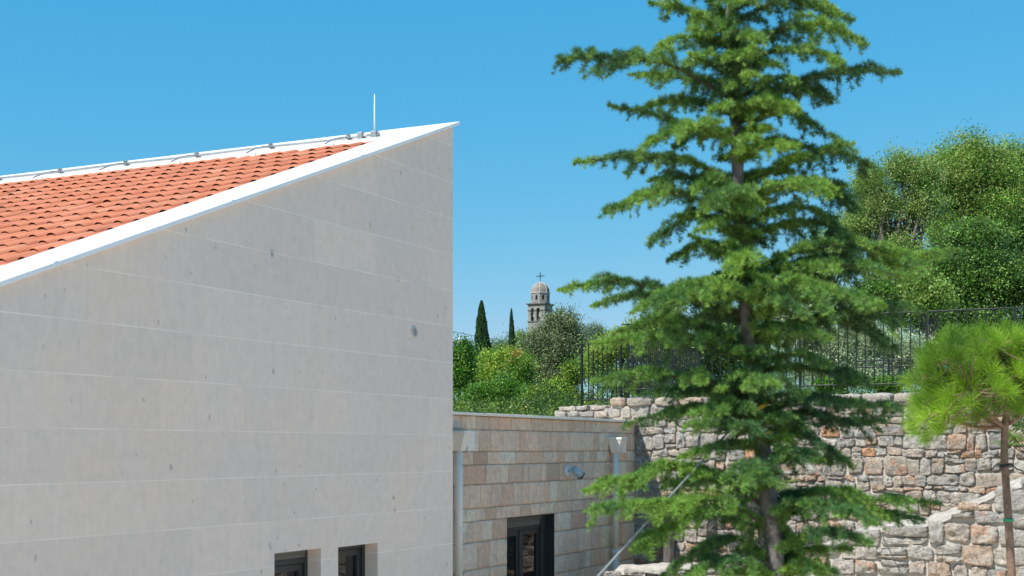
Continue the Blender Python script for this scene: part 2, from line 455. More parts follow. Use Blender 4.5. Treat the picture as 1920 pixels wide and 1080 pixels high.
def window_unit(s0, s1, z0, z1, parent, shutter_h, mid, yo=.14, leaf=False):
    w_ = empty('window'); w_.parent = parent
    mb = MB(); fw = .05
    d0, d1_ = yo, yo+.07
    mb.box(s0+.001, s0+fw, d0, d1_, z0, z1-.001); mb.box(s1-fw, s1-.001, d0, d1_, z0, z1-.001)
    mb.box(s0+fw+.001, s1-fw-.001, d0, d1_, z0, z0+fw)
    mb.box(s0+fw+.001, s1-fw-.001, d0+.003, d1_, z1-fw-shutter_h, z1-shutter_h-.001)
    mb.build('frame', M['anthracite'], w_, bevel=.004)
    if shutter_h:
        mb = MB(); mb.box(s0+fw+.001, s1-fw-.001, d0-.012, d1_, z1-shutter_h*.5, z1-.002); mb.box(s0+fw+.001, s1-fw-.001, d0-.002, d1_, z1-shutter_h+.001, z1-shutter_h*.5-.001)
        mb.build('shutter_box', M['shutter'], w_, bevel=.003)
    a0, a1, b0, b1 = s0+fw+.004, s1-fw-.004, z0+fw+.004, z1-fw-shutter_h-.004
    mb = MB(); sw = .065
    spans = [(a0, a1)] if not mid else [(a0, (a0+a1)/2-.003), ((a0+a1)/2+.003, a1)]
    for p, q_ in spans:
        mb.box(p, p+sw, d0+.02, d1_+.01, b0, b1); mb.box(q_-sw, q_, d0+.02, d1_+.01, b0, b1)
        mb.box(p+sw+.001, q_-sw-.001, d0+.02, d1_+.01, b1-sw, b1); mb.box(p+sw+.001, q_-sw-.001, d0+.02, d1_+.01, b0, b0+sw)
    mb.build('sash', M['anthracite'], w_, bevel=.004)
    mb = MB()
    for p, q_ in spans: mb.box(p+sw-.01, q_-sw+.01, d0+.045, d0+.06, b0+sw-.01, b1-sw+.01)
    mb.build('pane', M['glass'], w_)
    return w_
for (a, b_, z0, z1), sh in zip(wins, (.085, .0)):
    window_unit(a, b_, z0, z1, bld, sh, False, .145)
    mb = MB(); mb.box(a-.02, b_+.02, -.03, .14, z0-.035, z0-.002); mb.build('window_sill', M['coping'], bld)

# round vent on the facade
def facade_s(px): 
    u = (px-960)/F
    return (u*C0.y - C0.x) / (D1.x - u*D1.y)
sv = facade_s(776.5); Zv = C0.y + sv*D1.y
vent = empty('wall_vent', C0 + D1*sv + Vector((0,0,EYE+(840-622.5)/F*Zv)) - D2*.001, TH, label='small round wall vent near the corner of the pale stone facade', cat='vent')
def disc_ring(r0_, r1_, y0, y1, n=28):
    V = []; Fq = []
    for k in range(n):
        a = 2*math.pi*k/n; c, s = math.cos(a), math.sin(a)
        V += [(r0_*c, y0, r0_*s), (r1_*c, y0, r1_*s), (r1_*c, y1, r1_*s), (r0_*c, y1, r0_*s)]
    for k in range(n):
        j = (k+1) % n
        for a in range(4): Fq.append([4*k+a, 4*j+a, 4*j+(a+1) % 4, 4*k+(a+1) % 4])
    return V, Fq
V, Fq = disc_ring(.044, .056, -.012, -.001); mesh_np('rim', V, [Fq], M['render'], vent)
mb = MB(); mb.prism([(.0435*math.cos(a*math.pi/12), .0435*math.sin(a*math.pi/12)) for a in range(24)], 'y', -.006, -.0015)
mb.build('grille', plain('vent_grey', (.30, .28, .26), .7), vent)

# lightning conductor and rod on the ridge
cond = empty('lightning_conductor', C0, TH, label='long galvanised conductor cable clamped along the white roof ridge', cat='cable')
pts = []; y = .85
while y < TEND-.3:
    pts.append((-.14, y, r0-.018 + .004*math.sin(y*3.1))); y += .25
mb = MB(); mb.tube(pts, .013, 8); mb.build('cable', M['grey_metal'], cond, True)
def ridge_t(px):
    u = (px-960)/F
    return (u*(C0.y + D1.y*-.1) - (C0.x + D1.x*-.1)) / (D2.x - u*D2.y)
for px in (657, 512, 373, 240, 117, 1, -140, -300):
    tt = ridge_t(px)
    mb = MB(); mb.tube([(-.14, tt, r0-.06), (-.14, tt, r0-.01)], .008, 6); mb.box(-.162, -.118, tt-.022, tt+.022, r0-.034, r0+.004)
    mb.tube([(-.14, tt, r0-.02), (-.24, tt+.02, r0-.035), (-.42, tt+.03, r0-.10), (-.56, tt+.03, r0-.17)], .008, 6)
    mb.box(-.17, -.11, tt-.008, tt+.008, r0+.004, r0+.016)
    mb.build('clamp', M['grey_metal'], cond)
tr = ridge_t(706)
rod = empty('lightning_rod', C0 + D1*-.14 + D2*tr + Vector((0,0,r0-.06)), TH, label='thin white lightning rod standing upright on the roof ridge', cat='lightning rod')
mb = MB(); mb.tube([(0,0,.02),(0,0,.25),(0,0,.485)], [.010,.009,.006], 10); mb.build('rod', M['parapet_face'], rod, True)
mb = MB(); mb.box(-.03,.03,-.035,.035,.0,.075); mb.tube([(0,-.05,.05),(0,.05,.05)], .012, 8); mb.build('base_clamp', M['grey_metal'], rod, bevel=.004)
mb = MB(); mb.box(-.028,.028,.15,.21,-.005,.08); mb.tube([(0,.13,.04),(0,.23,.04)], .014, 8); mb.build('connector', M['grey_metal'], rod, bevel=.004)

# ------------------------------------------------------------------ annex
uA = (850-960)/F; A0 = Vector((uA*17, 17, 0))
def annex_s(px):
    u = (px-960)/F
    return (u*A0.y - A0.x) / (D1.x - u*D1.y)
SE = annex_s(1190); SB = -1.9
AT = EYE + .445
annex = empty('stone_annex', A0, TH, label='low flat roofed annex faced in split beige stone behind the big building', cat='building')
ds0, ds1, dz = annex_s(949.5), annex_s(1039), EYE - .925
mb = MB()
TK = .32
mb.box(SB, ds0, .012, TK, 0, AT-.038); mb.box(ds1, SE, .012, TK, 0, AT-.038); mb.box(ds0+.001, ds1-.001, .012, TK, dz, AT-.038)
mb.build('backing_wall', M['veneer_mortar'], annex)
mb = MB(); mb.box(SB, SE-.01, TK+.002, 6, 0, AT-.3); mb.build('roof', M['render'], annex)
def stone_faces(cells, g, depth, rough, seed, palette, dome=False, sub=1):
    """cells: list of 4 corners (x,z) ; returns V,F,C in local plane (y negative = outwards)"""
    rng = np.random.default_rng(seed); V = []; Fq = []; Cc = []; n = 0
    u = np.linspace(0, 1, g); U, W = np.meshgrid(u, u); U = U.ravel(); W = W.ravel()
    edge = np.minimum(np.minimum(U, 1-U), np.minimum(W, 1-W))
    idx = np.arange(g*g).reshape(g, g)
    Q = np.stack([idx[:-1,:-1].ravel(), idx[:-1,1:].ravel(), idx[1:,1:].ravel(), idx[1:,:-1].ravel()], 1)
    per = np.concatenate([idx[0,:-1], idx[:-1,-1], idx[-1,:0:-1], idx[:0:-1,0]])
    pn = len(per)
    for c in cells:
        c = np.array(c, dtype=float)
        X = (1-U)*(1-W)*c[0,0] + U*(1-W)*c[1,0] + U*W*c[2,0] + (1-U)*W*c[3,0]
        Z = (1-U)*(1-W)*c[0,1] + U*(1-W)*c[1,1] + U*W*c[2,1] + (1-U)*W*c[3,1]
        d = depth*(.65 + .6*rng.random())
        h = np.full(len(U), d)
        if dome:
            mid = .5
            # round the outline a little
            rr = np.clip(1 - edge*4, 0, 1)
            cx, cz = X.mean(), Z.mean()
            corner = (np.abs(U-.5)*2)**4 * (np.abs(W-.5)*2)**4
            X = cx + (X-cx)*(1-.10*corner) + rng.normal(0, .005, len(U))*rr; Z = cz + (Z-cz)*(1-.10*corner) + rng.normal(0, .005, len(U))*rr
            for _ in range(4):
                a = rng.random()*2*math.pi; pl = d*(1.15 - (1.1*rng.random())*((U-.5)*math.cos(a)+(W-.5)*math.sin(a)+.12))
                h = np.minimum(h, pl)
            h = h * np.clip(.50 + edge*12, 0, 1)**.7
        else:
            tx, tz = rng.normal(0, .25, 2)*depth
            h = h + tx*(U-.5) + tz*(W-.5)
            h = h * np.where(edge < 1e-6, .55, 1)
        nz = vnoise(np.stack([X*1.0, np.full_like(X, rng.random()*50), Z], 1), seed, 4, 11 if dome else 14)
        h = h + (nz-.5)*rough*(.3 + .7*np.clip(edge*6, 0, 1))
        V.append(np.stack([X, -np.maximum(h, .001), Z], 1))
        # skirt back into the mortar
        V.append(np.stack([X[per], np.full(pn, .02), Z[per]], 1))
        Fq.append(Q + n)
        b = n + g*g; k = np.arange(pn); k2 = (k+1) % pn
        Fq.append(np.stack([per[k]+n, b+k, b+k2, per[k2]+n], 1))
        p = palette[rng.choice(len(palette), p=[q_[1] for q_ in palette])]
        col = np.array(p[0]) * (1 + rng.normal(0, .09))
        Cl = np.tile(col, (g*g+pn, 1))
        if dome:                      # weathered faces: a second tone in patches on the same stone
            q2 = palette[rng.integers(len(palette))]; k2c = np.array(q2[0])*1.05
            nn2 = vnoise(np.stack([X, np.full_like(X, rng.random()*9), Z], 1), seed+5, 3, 9)
            f_ = np.clip((nn2-.50)*7, 0, .6)[:, None]
            Cl[:g*g] = Cl[:g*g]*(1-f_) + k2c*f_
        Cc.append(Cl)
        n += g*g + pn
    return np.concatenate(V), np.concatenate(Fq), np.clip(np.concatenate(Cc), .01, .9)
rows = [AT-.040, EYE+.235, EYE-.046, EYE-.212, EYE-.463, EYE-.765, dz, EYE-1.19, EYE-1.535, EYE-1.79, EYE-2.1, EYE-2.38, EYE-2.7, EYE-2.95, 0.0]
cells = []; g_ = .0028
rr = random.Random(21)
for i in range(len(rows)-1):
    zt, zb = rows[i], rows[i+1]
    spans = [(SB, SE-.002)] if zt > dz+.01 else [(SB, ds0), (ds1, SE-.002)]
    for a, b_ in spans:
        x = a
        while x < b_-.001:
            ww = rr.choice([.14, .2, .24, .3, .34, .42, .5])*rr.uniform(.85, 1.15)
            if b_ - (x+ww) < .12: ww = b_-x
            j = lambda: rr.uniform(-.0012, .0012)
            cells.append([(x+g_+j(), zb+g_+j()), (x+ww-g_+j(), zb+g_+j()), (x+ww-g_+j(), zt-g_+j()), (x+g_+j(), zt-g_+j())])
            x += ww
pal_v = [((.88, .615, .45), .42), ((.90, .67, .505), .30), ((.82, .53, .375), .14), ((.86, .63, .48), .14)]
V, Fq, Cc = stone_faces(cells, 11, .013, .026, 5, pal_v)
mesh_np('stone_facing', V, [Fq], M['veneer'], annex, Cc)
mb = MB(); mb.box(SB, SE-.004, -.06, .40, AT-.036, AT); mb.build('coping', M['coping'], annex, bevel=.006)
# door / tall glazed unit in the annex, dark lined reveal
dr = empty('door'); dr.parent = annex
mb = MB(); mb.box(ds0+.001, ds0+.012, -.004, .26, 0, dz-.002); mb.box(ds1-.012, ds1-.001, -.004, .26, 0, dz-.002); mb.box(ds0+.013, ds1-.013, .0, .26, dz-.014, dz-.002)
mb.build('lining', M['anthracite'], dr)
mb = MB(); mb.box(ds0+.013, ds1-.22, .10, .20, dz-.07, dz-.016); mb.box(ds0+.013, ds1-.22, .115, .20, dz-.15, dz-.072); mb.build('shutter_box', M['shutter'], dr, bevel=.003)
mb = MB()
mb.box(ds0+.013, ds0+.07, .12, .2, 0, dz-.152); mb.box(ds1-.22, ds1-.15, .10, .2, 0, dz-.016); mb.box(ds1-.149, ds1-.013, .12, .2, 0, dz-.016)
mb.box(ds0+.071, ds1-.221, .122, .2, dz-.20, dz-.152)
dmid = ds0 + (ds1-ds0)*.45
mb.box(dmid-.04, dmid+.04, .12, .2, .0, dz-.202)
mb.build('frame', M['anthracite'], dr, bevel=.004)
mb = MB()
for a, b_ in ((ds0+.072, dmid-.042), (dmid+.042, ds1-.222)):
    mb.box(a, a+.06, .135, .19, 0, dz-.203); mb.box(b_-.06, b_, .135, .19, 0, dz-.203); mb.box(a+.061, b_-.061, .135, .19, dz-.27, dz-.203); mb.box(a+.061, b_-.061, .135, .19, .0, .12)
mb.build('sash', M['anthracite'], dr, bevel=.004)
mb = MB()
for a, b_ in ((ds0+.072, dmid-.042), (dmid+.042, ds1-.222)): mb.box(a+.055, b_-.055, .155, .17, .11, dz-.26)
mb.build('pane', M['glass'], dr)

def downpipe(s, label, ztop, hz):
    o = empty('downpipe', A0 + D1*s, TH, label=label, cat='downpipe', group='downpipes on the annex wall')
    mb = MB(); mb.tube([(0, -.10, .05), (0, -.10, 1.6)], .048, 16); mb.tube([(0, -.10, 1.6), (0, -.10, ztop-.02)], .0475, 16)
    mb.build('pipe', M['pvc'], o, True)
    mb = MB(); mb.tube([(0, -.10, 1.55), (0, -.10, 1.63)], .061, 16); mb.build('sleeve', M['pvc'], o, True)
    hop = MB()
    a, c, zb, zt = .055, .115, ztop-.035, ztop+.17
    V_ = [(-a,-.155,zb),(a,-.155,zb),(a,-.045,zb),(-a,-.045,zb),(-c,-.24,zt),(c,-.24,zt),(c,-.02,zt),(-c,-.02,zt)]
    hop.add(V_, [[0,3,2,1],[0,1,5,4],[1,2,6,5],[2,3,7,6],[3,0,4,7],[4,5,6,7]])
    hop.box(-c-.008, c+.008, -.248, -.015, zt+.001, zt+.035)
    h = hop.build('hopper', M['pvc'], o, bevel=.003)
    mb = MB(); mb.box(c+.009, c+.19, -.16, .01, ztop-.03, zt+.02); mb.build('outlet_box', M['pvc'], h, bevel=.003)
    for z in (1.0, 2.2):
        mb = MB(); mb.tube([(0,-.10,z),(0,-.10,z+.03)], .060, 16); mb.box(-.015,.015,-.05,.0,z,z+.03); mb.build('bracket', M['pvc'], o)
    return o
def zrel(px, py, s): 
    Z = A0.y + s*D1.y
    return EYE + (840-py)/F*Z
s1 = annex_s(1143); downpipe(s1, 'grey downpipe with white hopper at the right end of the annex wall', zrel(0, 845, s1), 0)
s2 = annex_s(847); downpipe(s2, 'grey downpipe half hidden by the corner of the big pale building', zrel(0, 840, s2), 0)
# spot lamp on the annex
sl = annex_s(1059)
lamp = empty('wall_spotlight', A0 + D1*sl - D2*.018 + Vector((0,0,zrel(0, 883, sl))), TH, label='small blue grey spotlight with round wall plate on the annex', cat='wall lamp')
mb = MB(); mb.prism([(.085*math.cos(a*math.pi/12), .085*math.sin(a*math.pi/12)) for a in range(24)], 'y', -.035, .004)
mb.build('wall_plate', M['parapet_face'], lamp, bevel=.006)
mb = MB(); mb.tube([(0,-.035,.0),(.05,-.09,.0),(.09,-.12,-.01)], .018, 8); mb.build('arm', M['lamp_plastic'], lamp, True)
mb = MB(); mb.tube([(.045,-.10,.03),(.10,-.14,-.02),(.14,-.17,-.065)], [.045,.058,.060], 14); mb.build('lamp_head', M['lamp_plastic'], lamp, True)
mb = MB(); mb.tube([(.138,-.168,-.063),(.156,-.183,-.081)], [.068,.068], 4); hd = mb.build('lens_frame', M['black_rubber'], lamp)
mb = MB(); mb.tube([(.1562,-.1835,-.0812),(.1575,-.1845,-.0825)], [.044,.044], 4); mb.build('lens', M['parapet_face'], lamp)

# ------------------------------------------------------------------ rubble walls
def rubble_cells(x0, x1, z0, topf, rowh, wid, seed, gap, cap=None):
    rr = random.Random(seed); cells = []
    z = z0; ri = 0
    ztop_max = max(topf(x0 + (x1-x0)*k/40) for k in range(41))
    def wave(x, r): return .035*math.sin(x*1.3 + r*2.1) + .02*math.sin(x*3.7 + r*5.3)
    while z < ztop_max:
        h = rr.uniform(*rowh); x = x0 + rr.uniform(-.1, 0)
        while x < x1:
            ww = rr.uniform(*wid) * (1.0 if rr.random() > .2 else 1.45)
            xe = min(x+ww, x1)
            if xe - x < .06: break
            def cell(xa, xb, za, zb):
                zz = []
                for (xx, q, lvl) in ((xa, za, 0), (xb, za, 0), (xb, zb, 1), (xa, zb, 1)):
                    zz.append(q)
                j = lambda a=.024: rr.uniform(-a, a)
                return [(xa+gap+j(), zz[0]+gap+j()), (xb-gap+j(), zz[1]+gap+j()), (xb-gap+j(), zz[2]-gap+j()), (xa+gap+j(), zz[3]-gap+j())]
            zb_ = z + wave((x+xe)/2, ri); zt_ = z + h + wave((x+xe)/2, ri+1) 
            tp = min(topf(x), topf(xe)) ; tp2 = topf((x+xe)/2)
            zt_ = min(zt_, tp2)
            if zb_ > tp2 - .05: x = xe; continue
            r = rr.random()
            if r < .16 and zt_-zb_ > .16 and ww > .2:
                zm = zb_ + (zt_-zb_)*rr.uniform(.35, .65)
                cells.append(cell(x, xe, zb_, zm)); cells.append(cell(x, xe, zm, zt_))
            elif r < .24 and ww > .28:
                xm = x + ww*rr.uniform(.3, .7); zm = zb_ + (zt_-zb_)*rr.uniform(.4, .6)
                cells.append(cell(x, xm, zb_, zt_)); cells.append(cell(xm, xe, zb_, zm)); cells.append(cell(xm, xe, zm, zt_))
            else: cells.append(cell(x, xe, zb_, zt_))
            x = xe
        z += h; ri += 1
    return cells
pal_r = [((.44, .415, .38), .34), ((.50, .455, .40), .23), ((.48, .41, .34), .18), ((.49, .37, .28), .11), ((.52, .28, .16), .05), ((.34, .315, .29), .09)]
P_R = A0 + D1*SE                               # foot of the back retaining wall at the annex end
# local frame of the walls: x along -D2 (to the right), y along D1 (away); rotation TH - 90deg
RW = TH - math.pi/2
back = empty('retaining_wall', P_R, RW, label='tall rubble stone retaining wall below the dark metal fence', cat='stone wall')
WT = EYE + .80
def btop(x): return WT - .11 if x > -.42 else WT - .15
cells = rubble_cells(-1.35, 9.5, 0.9, btop, (.12, .23), (.12, .33), 4, .005)
V, Fq, Cc = stone_faces(cells, 14, .046, .09, 8, pal_r, True)
mesh_np('stones', V, [Fq], M['rubble'], back, Cc)
mb = MB(); mb.prism([(-1.36, 0), (9.5, 0), (9.5, WT-.12), (-.42, WT-.12), (-.42, WT-.17), (-1.36, WT-.17)], 'y', .004, .5); mb.build('mortar_core', M['mortar'], back)
# cap course: blocks that stand a little proud, rough on top
def cap_blocks(x0, x1, zb, zt, wid, seed, y0, y1):
    rr = random.Random(seed); rng = np.random.default_rng(seed); V = []; Fq = []; Cc = []; n = 0; g = 7
    x = x0
    while x < x1:
        ww = min(rr.uniform(*wid), x1-x)
        if ww < .08: break
        # a box subdivided as a sphere-ish cube
        a = np.linspace(-1, 1, g); A, B = np.meshgrid(a, a); A = A.ravel(); B = B.ravel(); o = np.ones_like(A)
        p = palr_pick(rng)
        hx, hy, hz = ww/2-.008, (y1-y0)/2, (zt-zb)/2*rr.uniform(.86, 1.04)
        c = np.array([x+ww/2, (y0+y1)/2 + rr.uniform(-.02, .02), zb+hz])
        for fx in ((o, A, B), (-o, B, A), (B, o, A), (A, -o, B), (A, B, o), (B, A, -o)):
            P = np.stack(fx, 1)
            rnd = P / np.power(np.sum(np.abs(P)**7, 1), 1/7)[:, None]
            Q = rnd * np.array([hx, hy, hz]) + c
            nn = (vnoise(Q, seed, 4, 8)-.5)[:, None]
            Q = Q + rnd*nn*.07
            V.append(Q); idx = np.arange(g*g).reshape(g, g) + n
            Fq.append(np.stack([idx[:-1,:-1].ravel(), idx[:-1,1:].ravel(), idx[1:,1:].ravel(), idx[1:,:-1].ravel()], 1))
            Cc.append(np.tile(p, (g*g, 1))); n += g*g
        x += ww
    return np.concatenate(V), np.concatenate(Fq), np.concatenate(Cc)
def palr_pick(rng):
    p = pal_r[rng.choice(len(pal_r), p=[q_[1] for q_ in pal_r])]
    return np.clip(np.array(p[0])*(1.08+rng.normal(0, .08)), .02, .8)
V, Fq, Cc = cap_blocks(-.42, 9.5, WT-.13, WT+.02, (.26, .48), 14, -.075, .38)
o = mesh_np('cap_stones', V, [Fq], M['rubble'], back, Cc)
V, Fq, Cc = cap_blocks(-1.35, -.43, WT-.19, WT-.10, (.2, .34), 15, -.07, .3)
V2, F2, C2 = cap_blocks(-1.40, -.43, WT-.30, WT-.19, (.2, .34), 18, -.09, .3)
mesh_np('low_cap_stones', np.concatenate([V, V2]), [np.concatenate([Fq, F2+len(V)])], M['rubble'], back, np.concatenate([Cc, C2]))

# front terrace wall with rising top
P_F = Vector((0, 0, 0)); _u = (1500-960)/F; P_F = Vector((_u*17.6, 17.6, 0))
def front_x(px):
    u = (px-960)/F      # point P_F - D2*x
    return (u*P_F.y - P_F.x) / (-D2.x + u*D2.y)
def front_z(px, py):
    x = front_x(px); Z = P_F.y - D2.y*x; return x, EYE + (840-py)/F*Z
prof = [front_z(*p) for p in ((1144, 1070), (1290, 1069), (1440, 1052), (1505, 1034), (1560, 1018), (1600, 1000), (1650, 988), (1720, 985), (1800, 955), (1880, 915), (1925, 896), (2100, 845), (2500, 800))]
px_, pz_ = [p[0] for p in prof], [p[1] for p in prof]
def ftop(x): return float(np.interp(x, px_, pz_))
front = empty('terrace_wall', P_F, RW, label='lower rubble terrace wall with a top that rises to the right', cat='stone wall')
cells = rubble_cells(px_[0], px_[-1], 0.9, lambda x: ftop(x)+.015, (.17, .29), (.17, .42), 31, .012)
V, Fq, Cc = stone_faces(cells, 16, .058, .11, 12, pal_r, True)
mesh_np('stones', V, [Fq], M['rubble'], front, Cc)
# mortar body and rough sloping mortar top
nx, ny = 160, 12
X, Y = np.meshgrid(np.linspace(px_[0]-.03, px_[-1], nx), np.linspace(0, 1, ny)); Xf = X.ravel(); Yf = Y.ravel()
Tp = np.array([ftop(x) for x in Xf])
yy = -.04 + Yf*.55; zz = Tp - .07 + .12*Yf
P = np.stack([Xf, yy, zz], 1); nn = vnoise(P, 3, 4, 5)-.5
P[:, 2] += nn*.10 + (vnoise(P, 8, 2, 14)-.5)*.035; P[:, 1] += np.where(Yf < .05, -nn*.03, 0)
idx = np.arange(nx*ny).reshape(ny, nx)
Q = np.stack([idx[:-1,:-1].ravel(), idx[:-1,1:].ravel(), idx[1:,1:].ravel(), idx[1:,:-1].ravel()], 1)
body = P[:nx].copy(); body[:, 2] = 0; body[:, 1] = .004; edge0 = P[:nx].copy()
k = np.arange(nx-1); base = nx*ny
Vb = np.concatenate([P, np.stack([edge0[:,0], np.full(nx, .004), edge0[:,2]-.001], 1), body])
Fb = np.stack([base+nx+k, base+nx+k+1, base+k+1, base+k], 1)
M['mortar_top'] = plain('bright_lime_mortar', (.44, .39, .33), .95, 0, .25, 9, .04)
mesh_np('mortar_top', P, [Q], M['mortar_top'], front)
Vb = np.concatenate([np.stack([edge0[:,0], np.full(nx, .004), edge0[:,2]-.012], 1), body]); Fb = np.stack([nx+k, nx+k+1, k+1, k], 1)
Fe = [[0, nx, nx, 0]]
mesh_np('mortar_core', Vb, [Fb], M['mortar'], front)
mb = MB(); mb.box(px_[0]-.028, px_[0]+.3, .006, .55, 0, ftop(px_[0])-.07); mb.build('wall_end', M['mortar'], front)
# planted strip between the two walls
X, Y = np.meshgrid(np.linspace(px_[0]+.3, px_[-1], 60), np.linspace(.35, 4.6, 20)); Xf = X.ravel(); Yf = Y.ravel()
zz = np.array([ftop(x) for x in Xf]) - .42; P = np.stack([Xf, Yf, zz], 1); P[:,2] += (vnoise(P, 9, 3, 2)-.5)*.15
R3 = Matrix.Rotation(RW, 3, 'Z'); P = (np.array(R3) @ P.T).T + np.array(P_F)
idx = np.arange(60*20).reshape(20, 60)
o = mesh_np('planted_bed', P, [np.stack([idx[:-1,:-1].ravel(), idx[:-1,1:].ravel(), idx[1:,1:].ravel(), idx[1:,:-1].ravel()], 1)], M['soil'], None)
tag(o, kind='structure')

# upper terrain behind the retaining wall
def upz(dist): return EYE + .5 + max(0, min(dist, 22)-1)*.055 + max(0, dist-22)*.02
X, Y = np.meshgrid(np.concatenate([np.linspace(-400, -20, 20), np.linspace(-16, 30, 60), np.linspace(34, 400, 20)]), np.concatenate([np.linspace(.45, 30, 30), np.linspace(34, 500, 40)]))
Xf, Yf = X.ravel(), Y.ravel(); P = np.stack([Xf, Yf, np.array([upz(d) for d in Yf])], 1); P[:,2] += (vnoise(P, 2, 3, .3)-.5)*.2
P = (np.array(R3) @ P.T).T + np.array(P_R)
idx = np.arange(100*70).reshape(70, 100)
o = mesh_np('hillside_ground', P, [np.stack([idx[:-1,:-1].ravel(), idx[:-1,1:].ravel(), idx[1:,1:].ravel(), idx[1:,:-1].ravel()], 1)], plain('dry_grass_earth', (.13, .14, .06), .95, 0, .35, 1.5, .02), None)
tag(o, kind='structure')

# ------------------------------------------------------------------ fences
def dcopy(o, parent, loc):
    c = o.copy(); COL.objects.link(c); c.parent = parent; c.location = loc; return c
def fence(loc, rz, L, z0, z1, zrails, step, posts, label, group=None, rad=.0085):
    f = empty('metal_fence', loc, rz, label=label, cat='fence')
    for i, zr in enumerate(zrails):
        mb = MB(); mb.box(0, L, -.019, .019, zr-.010, zr+.010); mb.build('rail', M['fence'], f, bevel=.002)
    first = None; x = step*.5
    while x < L:
        if not any(abs(x-p) < .05 for p in posts):
            if first is None:
                mb = MB(); mb.box(-rad, rad, -rad, rad, z0, z1-.012); first = mb.build('picket', M['fence'], f); first.location = (x, 0, 0)
            else: dcopy(first, f, (x, 0, 0))
        x += step
    for i, p in enumerate(posts):
        if i == 0:
            mb = MB(); mb.box(-.017, .017, -.0205, .0205, z0-.4, z1+.012); p0 = mb.build('post', M['fence'], f); p0.location = (p, 0, 0)
        else: dcopy(p0, f, (p, 0, 0))
    return f
FB = P_R + D1*.62                                # fence line behind the wall
def fence_x(px, B=FB):
    u = (px-960)/F
    return (u*B.y - B.x) / (-D2.x + u*D2.y)
xa = fence_x(1166)
zt = EYE + (840-606)/F*(FB.y - D2.y*fence_x(1224)); zb = EYE + (840-727)/F*(FB.y - D2.y*fence_x(1333))
pl = [fence_x(1178)-xa, fence_x(1500)-xa, fence_x(1738)-xa, fence_x(1876)-xa+.2, fence_x(1876)-xa+2.2]
fence(FB - D2*xa, RW, 10.0 - xa, zb+.0, zt, [zt, zt-.02+.0-.13*0, zb][::2], .137, pl, 'long dark picket fence standing on the stone retaining wall')
xl = fence_x(1091); FB2 = FB + D1*.25
xl2 = fence_x(1091, FB2)
zt2 = EYE + (840-645)/F*(FB2.y - D2.y*xl2); zb2 = EYE + (840-750)/F*(FB2.y - D2.y*xl2)
fence(FB2 - D2*xl2, RW, fence_x(1166, FB2)-xl2, zb2, zt2, [zt2, zb2], .085, [0, fence_x(1166, FB2)-xl2-.02], 'short lower fence panel at the left end of the retaining wall')
# side run, going away
st = FB2 - D2*fence_x(1182, FB2) + D1*.1
fence(st, TH, 3.6, zb2, zt-.18, [zt-.18, zb2], .10, [0, 3.55], 'dense looking side run of fence going back from the wall corner')
# low railing behind
rb = FB + D1*2.2
x0, x1 = fence_x(1605, rb), fence_x(1750, rb); Zr = rb.y - D2.y*x0
zA = EYE + (840-677)/F*Zr; zB = EYE + (840-689)/F*Zr
fence(rb - D2*x0, RW, x1-x0+1.2, zB-.35, zA, [zA, zB], .21, [.55, 1.6], 'low double railing behind the tall fence and before the olive')

# ------------------------------------------------------------------ foliage tools
def unit(a): return a / np.maximum(np.linalg.norm(a, axis=1, keepdims=True), 1e-9)
def leaves(C, L, Wd, rng, up=.3, spread=1.0):
    """diamond shaped leaf per centre"""
    n = len(C)
    d = unit(rng.normal(size=(n, 3)) + np.array([0, 0, up])); s = unit(np.cross(d, rng.normal(size=(n, 3))))
    nrm = np.cross(d, s)
    Ls = (L*(.65+.7*rng.random(n)))[:, None]; Ws = (Wd*(.7+.6*rng.random(n)))[:, None]
    a = C - d*Ls*.5; b = C + s*Ws*.5 + nrm*Ws*.15; c = C + d*Ls*.5; e = C - s*Ws*.5 + nrm*Ws*.15
    V = np.stack([a, b, c, e], 1).reshape(-1, 3)
    return V, np.arange(4*n).reshape(n, 4)
def foliage(name, C, cols, L, Wd, mat, parent, rng, up=.3):
    V, Q = leaves(C, L, Wd, rng, up)
    return mesh_np(name, V, [Q], mat, parent, np.repeat(cols, 4, 0))
